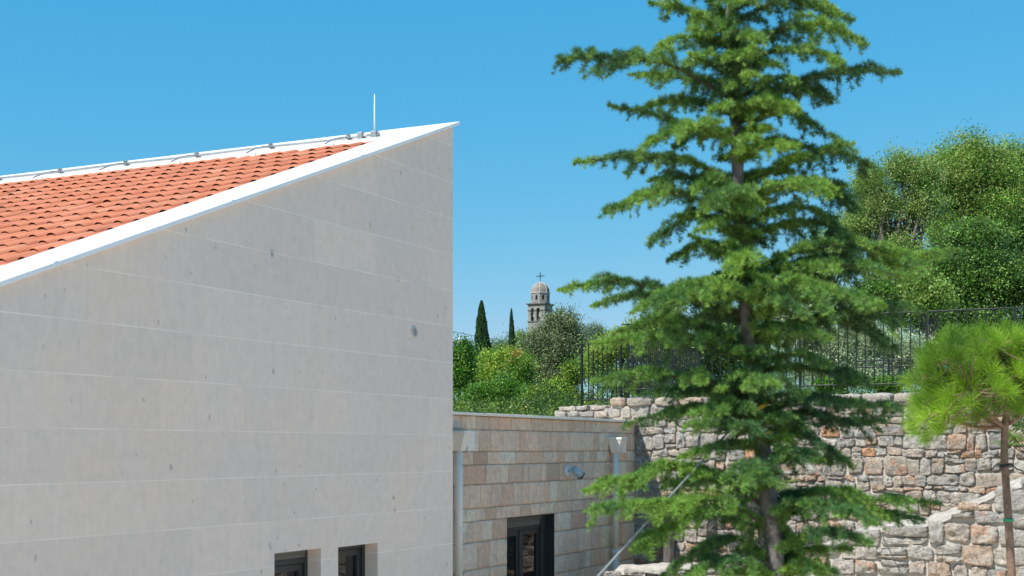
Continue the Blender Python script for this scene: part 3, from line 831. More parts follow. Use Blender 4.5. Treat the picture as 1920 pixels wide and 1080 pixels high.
def tree(name, label, cat, base, lobes, nclump, per, sig, L, Wd, palette, mat='leaf', trunk_r=.12, gain=1.75, thr=.30, seed=1, shell=.55, limbs=26, group=None, twist=.25, tops=None, flat=.8, bark='bark_tree'):
    """lobes: (centre, radii, weight) in world coords"""
    rng = np.random.default_rng(seed)
    root = empty(name, base, 0, label=label, cat=cat, group=group)
    B = np.array(base)
    w_ = np.array([l[2] for l in lobes], dtype=float); w_ /= w_.sum()
    which = rng.choice(len(lobes), nclump, p=w_)
    cen = np.array([l[0] for l in lobes])[which]; rad = np.array([l[1] for l in lobes])[which]
    # every lobe carries smaller billows on its surface: light and dark clumps with gaps
    nb = 22; bd = unit(rng.normal(size=(len(lobes), nb, 3)) + np.array([0, -.25, .35])); wb = rng.integers(0, nb, nclump)
    sc_ = .30 + .34*rng.random((len(lobes), nb)); 
    cen = cen + bd[which, wb]*rad*(.74); rad = rad*sc_[which, wb][:, None]*np.array([1, 1, .8])
    d = unit(rng.normal(size=(nclump, 3)) + np.array([0, 0, .35])); rr = (shell + (1-shell)*rng.random(nclump))**1.0
    inner = rng.random(nclump) < .35; rr[inner] *= rng.random(inner.sum())
    loose = rng.random(nclump) < .22; cl0 = np.array([l[0] for l in lobes])[which]; rl0 = np.array([l[1] for l in lobes])[which]
    cen[loose] = cl0[loose]; rad[loose] = rl0[loose]*1.04
    K = cen + d*rad*rr[:, None]
    nz = vnoise(K, seed, 3, 1.6/max(.4, rad.mean()))
    keep = nz > thr; K = K[keep]
    pal = np.array([p[0] for p in palette]); pw = np.array([p[1] for p in palette]); pw = pw/pw.sum()
    kc = pal[rng.choice(len(pal), len(K), p=pw)] * (1 + rng.normal(0, .24, len(K)))[:, None] * gain
    cnt = rng.poisson(per, len(K))
    idx = np.repeat(np.arange(len(K)), cnt)
    off = rng.normal(size=(len(idx), 3)) * sig * np.array([1, 1, flat])
    C = K[idx] + off*(.5+rng.random(len(idx)))[:, None]
    cols = kc[idx] * (1 + rng.normal(0, .11, len(idx)))[:, None]
    yel = rng.random(len(idx)) < .05; cols[yel] *= np.array([1.35, 1.2, .9])
    foliage('crown', C - B, np.clip(cols, .004, .8), L, Wd, M[mat], root, rng)
    # trunk and limbs
    mid = np.average(np.array([l[0] for l in lobes]), axis=0, weights=w_)
    zfork = B[2] + (mid[2]-B[2])*.5
    mb = MB(); fork = Vector((B[0]*.6+mid[0]*.4, B[1]*.6+mid[1]*.4, zfork)) - Vector(base)
    mb.tube([(0,0,-.1), fork*.5 + Vector((twist*trunk_r, 0, 0)), fork], [trunk_r*1.15, trunk_r*.9, trunk_r*.75], 10)
    sel = rng.choice(len(K), min(limbs, len(K)), replace=False)
    for i in sel:
        e = Vector(K[i]) - Vector(base); m1 = fork.lerp(e, .45) + Vector(rng.normal(0, .08, 3))*(e-fork).length*.8
        m1.z += (e-fork).length*.08
        m2 = fork.lerp(e, .75) + Vector(rng.normal(0, .06, 3))*(e-fork).length*.6
        r0_ = trunk_r*rng.uniform(.25, .5)
        mb.tube([fork*.9, m1, m2, e], [r0_, r0_*.6, r0_*.35, r0_*.1], 5, False)
    mb.build('trunk', M[bark], root, True)
    return root
def lobe(px, py, Z, rx, rz, ry=None, wt=None):
    s = Z/F; ry = ry if ry else (rx+rz)/2*s
    return (tuple(at(px, py, Z)), (rx*s, ry, rz*s), wt if wt else rx*rz)
def gz(x, y):
    d = (Vector((x, y, 0)) - P_R).dot(D1)
    return upz(d) - .05
def base_at(px, Z):
    x = (px-960)/F*Z; return (x, Z, gz(x, Z))

# ---- trees left, beyond the annex
def mass(name, label, pts_fn, n, per, sig, L, Wd, palette, seed, cat):
    rng = np.random.default_rng(seed); K = pts_fn(rng, n); pal = np.array([p[0] for p in palette]); pw = np.array([p[1] for p in palette], dtype=float)
    kc = pal[rng.choice(len(pal), len(K), p=pw/pw.sum())]*(1+rng.normal(0, .2, len(K)))[:, None]*1.4
    cnt = rng.poisson(per, len(K)); idx = np.repeat(np.arange(len(K)), cnt)
    C = K[idx] + rng.normal(size=(len(idx), 3))*sig*np.array([1, 1, .7])
    V, Q = leaves(C, L, Wd, rng, .4)
    o = mesh_np(name, V, [Q], M['leaf'], None, np.clip(np.repeat(kc[idx]*(1+rng.normal(0, .15, len(idx)))[:, None], 4, 0), .004, .7))
    return tag(o, label, cat, kind='stuff')
def bank(x0, x1, d0, d1_, hfn):
    def f(rng, n):
        x = rng.uniform(x0, x1, n); d = rng.uniform(d0, d1_, n)
        if d0 > 20: k0 = x > 1.5-.40*d; x = x[k0]; d = d[k0]; n = len(x)
        W_ = np.array(P_R)[None, :] + np.array(-D2)[None, :]*x[:, None] + np.array(D1)[None, :]*d[:, None]
        h = hfn(x, d)*(1 if d0 > 20 else (.25 + 4.2*np.clip(vnoise(np.stack([x, d, x*0], 1), 7, 3, .8)-.30, 0, 1)))
        W_[:, 2] = np.array([upz(q) for q in d]) + h*rng.random(n)**.7
        return W_
    return f

G_dk = [((.035, .075, .02), 3), ((.055, .105, .025), 2), ((.03, .055, .018), 2)]
G_md = [((.08, .155, .025), 3), ((.12, .20, .03), 2), ((.05, .105, .02), 2)]
G_yl = [((.17, .23, .03), 3), ((.11, .175, .025), 2), ((.24, .27, .04), 1)]
G_ol = [((.12, .15, .075), 3), ((.17, .20, .105), 2), ((.06, .08, .038), 2)]
G_bl = [((.06, .11, .06), 3), ((.09, .14, .08), 2)]
G_iv = [((.055, .13, .018), 3), ((.085, .18, .02), 2), ((.03, .07, .012), 2)]
G_hi = [((.10, .165, .04), 3), ((.15, .21, .06), 2), ((.06, .11, .03), 2)]
def cypress(px, pyt, pyb, wpx, Z, seed, label):
    rng = np.random.default_rng(seed); b = base_at(px, Z); s = Z/F
    top = at(px, pyt, Z).z; H = top - b[2]; n = 22000
    u = rng.random(n)**.85; a = rng.random(n)*2*math.pi
    full = min(1.0, 1.0)
    rad = wpx*s/2 * (1 - u)**.62 * (1-.25*np.exp(-u*9)) * (.62+.75*vnoise(np.stack([np.cos(a)*2, np.sin(a)*2, u*14], 1), seed, 3, 1.4))*1.1
    rr_ = rad*np.sqrt(.45+.55*rng.random(n))
    C = np.stack([rr_*np.cos(a)+.02*H*np.sin(u*5)*.3, rr_*np.sin(a), u*H*.985+.1], 1)
    root = empty('cypress_tree', b, 0, label=label, cat='tree', group='cypresses in front of the church')
    col = np.array([.045, .10, .035])*(1+rng.normal(0, .25, n))[:, None]
    foliage('crown', C, np.clip(col, .01, .5), wpx*s*.15, wpx*s*.055, M['leaf'], root, rng, up=3.0)
    mb = MB(); mb.tube([(0,0,-.1),(0,0,H*.5),(0,0,H*.9)], [wpx*s*.09, wpx*s*.06, .02], 8); mb.build('trunk', M['bark_tree'], root, True)
cypress(904, 567, 680, 44, 65, 3, 'wide pointed dark cypress left of the church tower')
cypress(960, 580, 660, 22, 72, 4, 'slim narrow cypress just left of the church tower')
tree('background_tree', 'dark blue green tree behind the wide cypress at the pale wall corner', 'tree', base_at(872, 70), [lobe(866, 690, 70, 26, 44), lobe(878, 662, 70, 14, 18)], 700, 26, .25, .10, .05, G_bl, seed=21)
tree('background_tree', 'low blue green tree between the two cypresses', 'tree', base_at(932, 75), [lobe(932, 668, 75, 30, 24), lobe(942, 655, 75, 14, 12)], 600, 24, .25, .10, .05, G_bl, seed=22)
tree('background_tree', 'small pale tree at the foot of the church tower', 'tree', base_at(984, 90), [lobe(985, 650, 90, 24, 22), lobe(975, 640, 90, 14, 14)], 500, 24, .28, .11, .06, G_hi, seed=23)
tree('leafy_shrub', 'mid green shrub at the corner of the big pale wall', 'shrub', base_at(862, 34), [lobe(858, 700, 34, 34, 62), lobe(870, 660, 34, 16, 22)], 750, 36, .10, .055, .035, G_iv, seed=24, limbs=12, trunk_r=.05)
tree('leafy_shrub', 'yellow green bush in front of the wide cypress', 'shrub', base_at(930, 38), [lobe(930, 700, 38, 40, 34), lobe(925, 678, 38, 22, 20), lobe(955, 672, 38, 20, 16)], 950, 36, .12, .055, .034, G_yl+[((.09, .17, .025), 4)], seed=25, limbs=12, trunk_r=.06)
tree('leafy_shrub', 'fresh green bush just above the annex coping', 'shrub', base_at(930, 31), [lobe(905, 748, 31, 38, 34), lobe(945, 738, 31, 34, 40), lobe(975, 750, 31, 26, 30)], 1000, 36, .09, .045, .028, G_iv, seed=26, limbs=12, trunk_r=.05)
tree('leafy_shrub', 'green bush with reddish shoots below the silvery oak', 'shrub', base_at(975, 34), [lobe(975, 700, 34, 30, 44), lobe(985, 740, 34, 30, 34)], 700, 34, .10, .05, .03, G_md+[((.30, .10, .03), .35)], seed=27, limbs=12, trunk_r=.05)
tree('holm_oak', 'broad silvery green oak in front of the church tower', 'tree', base_at(1040, 40), [lobe(1042, 662, 40, 56, 64), lobe(1052, 618, 40, 42, 44), lobe(1010, 655, 40, 34, 40), lobe(1068, 645, 40, 30, 34), lobe(1030, 700, 40, 54, 36)], 3200, 40, .10, .052, .030, G_ol+[((.05, .07, .03), 3)], 'silver_leaf', seed=28, trunk_r=.14, shell=.6)
tree('leafy_shrub', 'dull yellow green bush under the silvery oak beside the fence end', 'shrub', base_at(1045, 30), [lobe(1050, 745, 30, 42, 38), lobe(1075, 700, 30, 16, 30), lobe(1005, 755, 30, 28, 24)], 950, 34, .09, .05, .032, G_yl+G_md+[((.035, .05, .02), 4)], seed=29, limbs=12, trunk_r=.05)
tree('background_tree', 'distant bluish tree right of the silvery oak', 'tree', base_at(1110, 85), [lobe(1112, 625, 85, 22, 15), lobe(1104, 640, 85, 20, 20)], 450, 22, .25, .11, .05, [((.08, .12, .09), 1), ((.12, .16, .13), 1)], seed=30)
tree('leafy_shrub', 'yellow green bush behind the left end of the fence', 'shrub', base_at(1170, 32), [lobe(1160, 655, 32, 46, 34), lobe(1200, 625, 32, 34, 28), lobe(1245, 605, 32, 30, 22), lobe(1225, 660, 32, 40, 40), lobe(1120, 690, 32, 30, 50)], 1700, 34, .10, .05, .03, G_yl+[((.10, .16, .03), 3)], seed=31, trunk_r=.06)
tree('leafy_shrub', 'dark shaded bush behind the dense side fence', 'shrub', base_at(1290, 31), [lobe(1180, 715, 31, 70, 34), lobe(1290, 680, 31, 50, 65), lobe(1360, 655, 31, 60, 75), lobe(1400, 720, 31, 60, 40)], 1900, 32, .11, .06, .04, G_dk+[((.14, .17, .03), 1)], seed=32, trunk_r=.06)
mass('undergrowth', 'low leafy undergrowth growing behind the annex and the fence', bank(-16, 14, 1.0, 7, lambda x, d: .05+.055*d), 4600, 22, .09, .05, .03, G_md+G_dk+G_yl+G_dk+G_dk, 90, 'undergrowth')  # repeated dark greens paint in the shadows between the plants
mass('distant_woodland', 'far band of woodland closing the view behind the fence', bank(-40, 60, 26, 60, lambda x, d: 2.3+.055*d), 12000, 20, .25, .12, .07, G_dk+G_hi+[((.09, .15, .04), 4)], 91, 'woodland')
# ---- olive behind the fence
tree('olive_tree', 'silver green olive behind the long fence between cedar and pine', 'tree', base_at(1580, 27), [lobe(1560, 655, 27, 90, 55), lobe(1640, 650, 27, 75, 50), lobe(1500, 620, 27, 60, 60), lobe(1700, 670, 27, 50, 50), lobe(1580, 700, 27, 130, 30)], 3200, 30, .10, .06, .016, [((.20, .25, .15), 3), ((.28, .33, .21), 2), ((.12, .16, .08), 2)], 'silver_leaf', seed=40, trunk_r=.09, shell=.3)
# ---- big trees to the right
tree('deciduous_tree', 'tall lush green tree with the highest crown on the right', 'tree', base_at(1815, 46), [lobe(1815, 318, 46, 58, 72), lobe(1770, 345, 46, 66, 66), lobe(1860, 330, 46, 60, 60), lobe(1850, 400, 46, 80, 70), lobe(1790, 440, 46, 70, 60)], 5800, 42, .17, .070, .042, G_iv+[((.14, .195, .05), 7), ((.19, .22, .065), 3)], seed=50, thr=.36, trunk_r=.24, limbs=60)
tree('deciduous_tree', 'bright green tree cut off by the right edge of the photo', 'tree', base_at(1930, 48), [lobe(1890, 325, 48, 60, 62), lobe(1950, 360, 48, 80, 80), lobe(1920, 440, 48, 70, 70)], 4600, 42, .17, .070, .042, G_hi+G_iv+[((.15, .20, .055), 4)], seed=51, trunk_r=.24, limbs=50)
tree('deciduous_tree', 'airy pale tree with bare twigs left of the tall lush one', 'tree', base_at(1680, 42), [lobe(1690, 325, 42, 54, 50), lobe(1630, 350, 42, 40, 50), lobe(1730, 335, 42, 50, 40), lobe(1650, 390, 42, 60, 50), lobe(1720, 390, 42, 60, 60), lobe(1610, 420, 42, 45, 45), lobe(1580, 470, 42, 50, 40), lobe(1680, 470, 42, 70, 50)], 3300, 36, .15, .060, .036, G_hi+[((.18, .22, .08), 3)], seed=52, thr=.42, trunk_r=.18, limbs=110)
tree('deciduous_tree', 'dark ivy covered tree low behind the right fence', 'tree', base_at(1800, 36), [lobe(1740, 520, 36, 80, 60), lobe(1830, 520, 36, 90, 80), lobe(1900, 540, 36, 70, 80), lobe(1780, 600, 36, 120, 60), lobe(1880, 640, 36, 100, 60), lobe(1830, 450, 36, 80, 40), lobe(1640, 560, 36, 60, 50)], 6200, 36, .14, .065, .042, G_dk+[((.07, .15, .02), 3), ((.13, .19, .05), 2)], seed=53, trunk_r=.2, limbs=60, shell=.35)
tree('leafy_shrub', 'light yellow green shrub in front of the ivy covered tree', 'shrub', base_at(1745, 32), [lobe(1745, 560, 32, 45, 35), lobe(1720, 530, 32, 25, 18)], 650, 34, .11, .07, .045, [((.10, .16, .035), 2), ((.14, .19, .05), 1)], seed=54, trunk_r=.05)
tree('deciduous_tree', 'thin crowned tree showing sky gaps behind the cedar', 'tree', base_at(1540, 50), [lobe(1545, 470, 50, 50, 40), lobe(1590, 440, 50, 40, 40), lobe(1520, 530, 50, 60, 50), lobe(1460, 590, 50, 70, 40)], 2000, 28, .18, .085, .045, G_hi, seed=55, thr=.44, trunk_r=.16, limbs=70)
# low plants at the foot of the fence
for i, (px, wpx, lab) in enumerate(((1555, 40, 'small green weed clump on top of the retaining wall under the olive'), (1660, 42, 'fresh green weed clump at the fence foot left of the pine'), (1380, 30, 'low dark weed clump on the wall top beside the cedar trunk'))):
    b = FB - D2*fence_x(px) + D1*.35; Z = b.y
    tree('wall_weed', lab, 'weed', (b.x, b.y, EYE+.6), [lobe(px, 722, Z, wpx, 12, .25)], 160, 30, .05, .045, .02, G_iv+G_md, seed=60+i, trunk_r=.008, limbs=12, bark='bark_twig')

# ------------------------------------------------------------------ terracotta roofed house, far
hx = at(985, 655, 160)
house = empty('village_house', (hx.x, 160, 4), math.radians(-20), label='terracotta roofed house mostly hidden beside the church tower', cat='house')
hz = hx.z - 4
mb = MB(); mb.box(-2.6, 2.6, -2.4, 2.4, 0, hz-.4); mb.build('wall', M['render'], house)
mb = MB(); mb.prism([(-2.8, hz-.45), (2.8, hz-.45), (0, hz+.9)], 'x', -3, 3); mb.build('roof', plain('far_terracotta', (.42, .20, .12), .9, 0, .2, 2), house)

# ------------------------------------------------------------------ church tower
ZT = 220.0; pm = ZT/F
def tz(py): return (840-py)*pm + EYE
tc_ = at(1013, 840, ZT)
tb = 8.0
tower = empty('church_bell_tower', (tc_.x, ZT, 0), math.radians(-26.6), label='grey stone church bell tower with ribbed dome and iron cross', cat='church tower')
W2 = 1.47
def arch_wall(mb, w, z0, z1, holes, zs, th, place):
    """panel in local (x, z), holes = [(x0,x1)], springing zs; place maps (x,y,z)"""
    xs = [-w]
    for a, b_ in holes: xs += [a, b_]
    xs.append(w)
    def solid(poly):
        n = len(poly); vs = [place(x, 0, z) for x, z in poly] + [place(x, th, z) for x, z in poly]
        mb.add(vs, [list(range(n)), list(range(n, 2*n))[::-1]] + [[i, n+i, n+(i+1) % n, (i+1) % n] for i in range(n)])
    for i in range(0, len(xs), 2): solid([(xs[i], z0), (xs[i+1], z0), (xs[i+1], z1), (xs[i], z1)])
    for a, b_ in holes:
        r = (b_-a)/2; c = (a+b_)/2; k = 8
        P = [(c + r*math.cos(math.pi - math.pi*j/k), zs + r*math.sin(math.pi*j/k)) for j in range(k+1)]
        for j in range(k): solid([P[j], P[j+1], (P[j+1][0], z1), (P[j][0], z1)])
zc = tz(604.5); zi = tz(582.5); zt_ = tz(573)
mb = MB(); mb.box(-W2, W2, -W2, W2, tb-6, zc-.02); mb.build('shaft', M['ashlar'], tower)
mb = MB()
holes = [(-.98, -.42), (.02, .60)]
arch_wall(mb, W2-.02, zc+.15, zt_, holes, zi+.05, .35, lambda x, y, z: (x, -W2+.02+y, z))
arch_wall(mb, W2-.02, zc+.15, zt_, [(-.85, -.25), (.25, .85)], zi+.05, .35, lambda x, y, z: (-x, W2-.02-y, z))
arch_wall(mb, W2-.38, zc+.15, zt_, [(-.75, -.2), (.2, .75)], zi+.05, .35, lambda x, y, z: (W2-.02-y, x, z))
arch_wall(mb, W2-.38, zc+.15, zt_, [(-.75, -.2), (.2, .75)], zi+.05, .35, lambda x, y, z: (-W2+.02+y, -x, z))
mb.build('belfry', M['ashlar'], tower)
mb = MB()
mb.box(-W2-.12, W2+.12, -W2-.12, W2+.12, zc-.018, zc+.148)
mb.build('string_course', plain('dark_weathered_stone', (.15, .14, .13), .9, 0, .2, 2), tower)
mb = MB()
for a, b_ in ((-W2-.1, -.98), (-.42, .02), (.60, W2+.1)): mb.box(a, b_, -W2-.10, -W2+.019, zi-.09, zi+.03)
mb.box(W2-.019, W2+.10, -W2-.1, W2+.1, zi-.092, zi+.028)
mb.build('impost', bpy.data.materials['dark_weathered_stone'], tower)
mb = MB(); mb.box(-W2-.10, W2+.10, -W2-.10, W2+.10, zt_+.002, zt_+.12); mb.box(-W2-.26, W2+.26, -W2-.26, W2+.26, zt_+.122, zt_+.27); mb.build('cornice', bpy.data.materials['dark_weathered_stone'], tower)
zd0 = zt_+.272; zd1 = tz(550.5)
def ngon(r, n=8, off=math.pi/8): return [(r*math.cos(2*math.pi*k/n+off), r*math.sin(2*math.pi*k/n+off)) for k in range(n)]
RD = 1.50
# octagonal drum with a window recess in each side
mb = MB(); wn = MB()
for k in range(8):
    a0, a1 = 2*math.pi*k/8+math.pi/8, 2*math.pi*(k+1)/8+math.pi/8
    p0 = Vector((RD*math.cos(a0), RD*math.sin(a0), 0)); p1 = Vector((RD*math.cos(a1), RD*math.sin(a1), 0))
    e = (p1-p0); hw = e.length/2; e.normalize(); nrm = Vector((e.y, -e.x, 0)); c = (p0+p1)/2
    if nrm.dot(c) < 0: nrm = -nrm
    arch_wall(mb, hw, zd0, zd1, [(-.19, .19)], zd0+1.12, .25, lambda x, y, z, c=c, e=e, nrm=nrm: tuple(c + e*x - nrm*y + Vector((0,0,z))))
    # sill block closing the lower part of each opening
    def solid_s(x0, x1, z0, z1, y0, y1, m_):
        vs = [tuple(c + e*x - nrm*y + Vector((0,0,z))) for x, y, z in ((x0,y0,z0),(x1,y0,z0),(x1,y1,z0),(x0,y1,z0),(x0,y0,z1),(x1,y0,z1),(x1,y1,z1),(x0,y1,z1))]
        m_.add(vs, [[0,3,2,1],[4,5,6,7],[0,1,5,4],[1,2,6,5],[2,3,7,6],[3,0,4,7]])
    solid_s(-.189, .189, zd0, zd0+.52, .004, .246, mb)
    solid_s(-.188, .188, zd0+.522, zd1-.1, .2, .24, wn)
mb.build('drum', M['ashlar'], tower)
wn.build('louvre', M['iron'], tower)
mb = MB(); mb.prism(ngon(RD+.10), 'z', zd1+.002, zd1+.12); mb.build('drum_cornice', M['church_pale'], tower)
zh = zd1+.122; Hd = tz(530) - zh; V = []; Fq = []; nr, ns = 10, 8; RB = RD-.06
mbd = MB(); ribs = MB()
prf = [(RB*math.cos(math.pi/2*j/nr)**.88, zh + Hd*math.sin(math.pi/2*j/nr)) for j in range(nr+1)]
prf[-1] = (.05, prf[-1][1])
for j, (r, z) in enumerate(prf):
    for (x, y) in ngon(r, 24, math.pi/8): V.append((x, y, z))
for j in range(nr):
    for k_ in range(24): Fq.append([j*24+k_, j*24+(k_+1) % 24, (j+1)*24+(k_+1) % 24, (j+1)*24+k_])
mesh_np('dome', V, [Fq], M['dome'], tower, smooth=True)
for k_ in range(8):
    a = 2*math.pi*k_/8+math.pi/8
    mb = MB(); mb.tube([((r+.02)*math.cos(a), (r+.02)*math.sin(a), z) for r, z in prf], .055, 5); mb.build('dome_rib', M['church_pale'], tower)
mb = MB(); zk = tz(529.5); mb.tube([(0,0,zk-.1),(0,0,zk+.15)], [.14,.10], 8); mb.build('finial', M['church_pale'], tower)
mb = MB(); zx = tz(512); mb.tube([(0,0,zk+.15),(0,0,zx)], .05, 6); mb.tube([(-.62,0,zk+1.0),(.62,0,zk+1.0)], .05, 6)
for x, z in ((-.62, zk+1.0), (.62, zk+1.0), (0, zx)): mb.tube([(x-.09,0,z),(x+.09,0,z)], .08, 6)
mb.tube([(-.2,0,zk+.8),(.2,0,zk+1.2)], .03, 5); mb.tube([(.2,0,zk+.8),(-.2,0,zk+1.2)], .03, 5)
cr = mb.build('cross', M['iron'], tower)
for x in (-.70, .31):
    mb = MB(); mb.tube([(x, -W2+.6, zi+.05), (x, -W2+.6, zi-.1), (x, -W2+.6, zi-.5), (x, -W2+.6, zi-.95), (x, -W2+.6, zi-1.1)], [.03, .10, .14, .19, .25], 12); mb.build('bell', M['bell'], tower, True)
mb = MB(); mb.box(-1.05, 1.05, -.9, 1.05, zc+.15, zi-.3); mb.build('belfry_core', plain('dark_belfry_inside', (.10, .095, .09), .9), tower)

# power line and pole
pp = at(861, 640, 60)
pole = empty('utility_pole', (pp.x, 60, gz(pp.x, 60)), 0, label='thin pale utility pole between the shrubs by the wall corner', cat='pole')
H_ = EYE + (840-632)/F*60 - gz(pp.x, 60)
mb = MB(); mb.tube([(0,0,0),(0,0,H_)], [.06,.045], 8); mb.build('shaft', M['parapet_face'], pole, True)
mb = MB(); mb.box(-.3,.3,-.03,.03,H_-.25,H_-.19); mb.build('crossarm', M['iron'], pole)
mb = MB(); p = [at(760, 600, 100), at(850, 622, 100), at(905, 633, 100), at(950, 638, 100), at(1000, 640, 100)]
mb.tube(p, .022, 4)
o = mb.build('power_line', M['iron']); tag(o, 'thin dark power line crossing the sky behind the cypresses', 'cable')

# ------------------------------------------------------------------ fan palms in the bed
def palm(loc, n, seed, label, size=.42):
    rr = random.Random(seed); root = empty('fan_palm', loc, 0, label=label, cat='palm', group='small fan palms in the bed')
    mb = MB(); mb.tube([(0,0,-.6),(0,0,.0),(.02,0,.12)], [.09,.08,.05], 8); mb.build('trunk', M['bark_tree'], root)
    for i in range(n):
        az = 2*math.pi*i/n + rr.uniform(-.3, .3); el = rr.uniform(.25, 1.25)
        d = Vector((math.cos(az)*math.cos(el), math.sin(az)*math.cos(el), math.sin(el))); L = size*rr.uniform(.7, 1.1)
        tip = d*L + Vector((0, 0, .08)); sdir = Vector((-math.sin(az), math.cos(az), 0)); 
        f = d.copy(); f.z -= .35; f.normalize()
        V = []; T = []; cols = []
        yel = rr.random() < .3
        for j in range(19):
            a = math.radians(-105 + 210*j/18); l = size*.75*(.75+.35*math.cos(a*.8))*rr.uniform(.9, 1.05)
            dd = (f*math.cos(a) + sdir*math.sin(a)).normalized(); sd = dd.cross(f.cross(sdir)).normalized()
            m_ = tip + dd*l*.55; e = tip + dd*l + Vector((0,0,-l*.18)); k = len(V)
            V += [tuple(tip), tuple(m_ + sd*.013), tuple(e), tuple(m_ - sd*.013)]; T.append([k, k+1, k+2, k+3])
            c = Vector((.24, .27, .05)) if yel else Vector((.10, .19, .035)); c *= rr.uniform(.8, 1.3); cols += [tuple(c)]*4
        lf = mesh_np('frond', V, [T], M['leaf'], root, np.array(cols))
        mb = MB(); mb.tube([(0,0,.08), d*L*.6 + Vector((0,0,.06)), tip], .007, 5); mb.build('stalk', M['green_tie'] if False else M['bark_twig'], lf)
    return root
for (px, py, Z, n, sz, sd, lab) in ((1335, 985, 20.2, 15, .50, 1, 'yellow green fan palm against the wall left of the cedar trunk'),
                                (1255, 1000, 20.0, 11, .36, 2, 'smaller fan palm in the shade at the annex end'),
                                (1432, 955, 20.4, 11, .45, 3, 'fan palm mostly hidden behind the cedar trunk'),
                                (1350, 920, 21.2, 9, .35, 5, 'fan palm higher up against the rubble wall'),
                                (1935, 868, 18.4, 13, .42, 4, 'small palm at the right edge beyond the pine trunk')):
    palm(at(px, py, Z), n, sd, lab, sz)

# ------------------------------------------------------------------ conifers
def needles(P, A, n, L, wd, spread, rng, cols, grav=0.0, S=None):
    """P (k,3) tuft points, A (k,3) axes; n needles each as a thin quad"""
    k = len(P); idx = np.repeat(np.arange(k), n)
    d = unit(A[idx]*spread[0] + rng.normal(size=(len(idx), 3))*spread[1]); d[:, 2] -= grav
    d = unit(d)
    s = unit(np.cross(d, rng.normal(size=d.shape)))
    Ls = (L*(.7+.5*rng.random(len(idx))))[:, None]
    if S is not None: Ls = Ls*S[idx][:, None]
    b = P[idx]; m_ = b + d*Ls*.5; e = b + d*Ls
    e = e + np.array([0, 0, -1])*Ls*grav*.3
    V = np.stack([b, m_ + s*wd, e, m_ - s*wd], 1).reshape(-1, 3)
    C = cols[idx]*(1+rng.normal(0, .12, len(idx)))[:, None]
    return V, np.arange(len(V)).reshape(-1, 4), np.repeat(np.clip(C, .01, .8), 4, 0)

ZC = 8.0
trunk_img = [(1350, -560), (1358, -300), (1368, 0), (1375, 140), (1383, 300), (1386, 400), (1393, 520), (1406, 650), (1417, 760), (1430, 850), (1440, 920), (1455, 1060), (1468, 1300), (1480, 1895)]
trunk_pts = [at(x, y, ZC) for x, y in trunk_img]
def trunk_at(py):
    ys = [p[1] for p in trunk_img]; xs = [p[0] for p in trunk_img]
    return at(float(np.interp(py, ys, xs)), py, ZC)
cedar_base = Vector((trunk_pts[-1].x, ZC, 0))
cedar = empty('cedar_tree', cedar_base, 0, label='young blue green cedar with tiered branches in front of the stone wall', cat='tree')
mb = MB(); rads = [.008, .022, .036, .040, .044, .047, .050, .054, .058, .062, .066, .070, .076, .095]
fine = []; fr = []
for i in range(len(trunk_pts)-1):
    for k_ in range(4):
        u_ = k_/4; p = trunk_pts[i].lerp(trunk_pts[i+1], u_); fine.append(p - cedar_base + Vector((math.sin(i*2.3+k_)*.003, 0, 0))); fr.append(.76*(rads[i]*(1-u_)+rads[i+1]*u_)*(1+.05*math.sin(i*5+k_*2.1)))
mb.tube(fine, fr, 14); mb.build('trunk', M['bark_grey'], cedar, True)

rng = np.random.default_rng(77); rC = random.Random(5)
tuftP = []; tuftA = []; tuftC = []; tuftS = []
wood = MB()
def curve(pts, n):
    """smooth curve through control points"""
    P = [pts[0]] + list(pts) + [pts[-1]]; out_ = []
    segs = len(pts)-1
    for i in range(n+1):
        u_ = i/n*segs; k = min(int(u_), segs-1); f = u_-k
        p0, p1, p2, p3 = P[k], P[k+1], P[k+2], P[k+3]
        out_.append(.5*((2*p1) + (p2-p0)*f + (2*p0-5*p1+4*p2-p3)*f*f + (3*p1-p0-3*p2+p3)*f**3))
    return out_
def add_tufts(path, dens, axis_up, bright, start=0.0):
    Ls = sum((path[i+1]-path[i]).length for i in range(len(path)-1)); n = max(1, int(Ls/dens))
    for i in range(n):
        u_ = start + (1-start)*(i+rC.random())/n; k = min(int(u_*(len(path)-1)), len(path)-2); f = u_*(len(path)-1)-k
        p = path[k].lerp(path[k+1], f); tng = (path[k+1]-path[k]).normalized()
        s_ = Vector((rC.gauss(0,1), rC.gauss(0,1), rC.gauss(.0,1))); s_ = (s_ - tng*s_.dot(tng)).normalized()
        a = (Vector((0,0,axis_up)) + s_*.75 + tng*.45).normalized()
        tuftP.append(p); tuftA.append(a)
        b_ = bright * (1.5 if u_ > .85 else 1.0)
        tuftC.append(b_); tuftS.append(1.0 - .55*max(0, u_-.72)/.28)
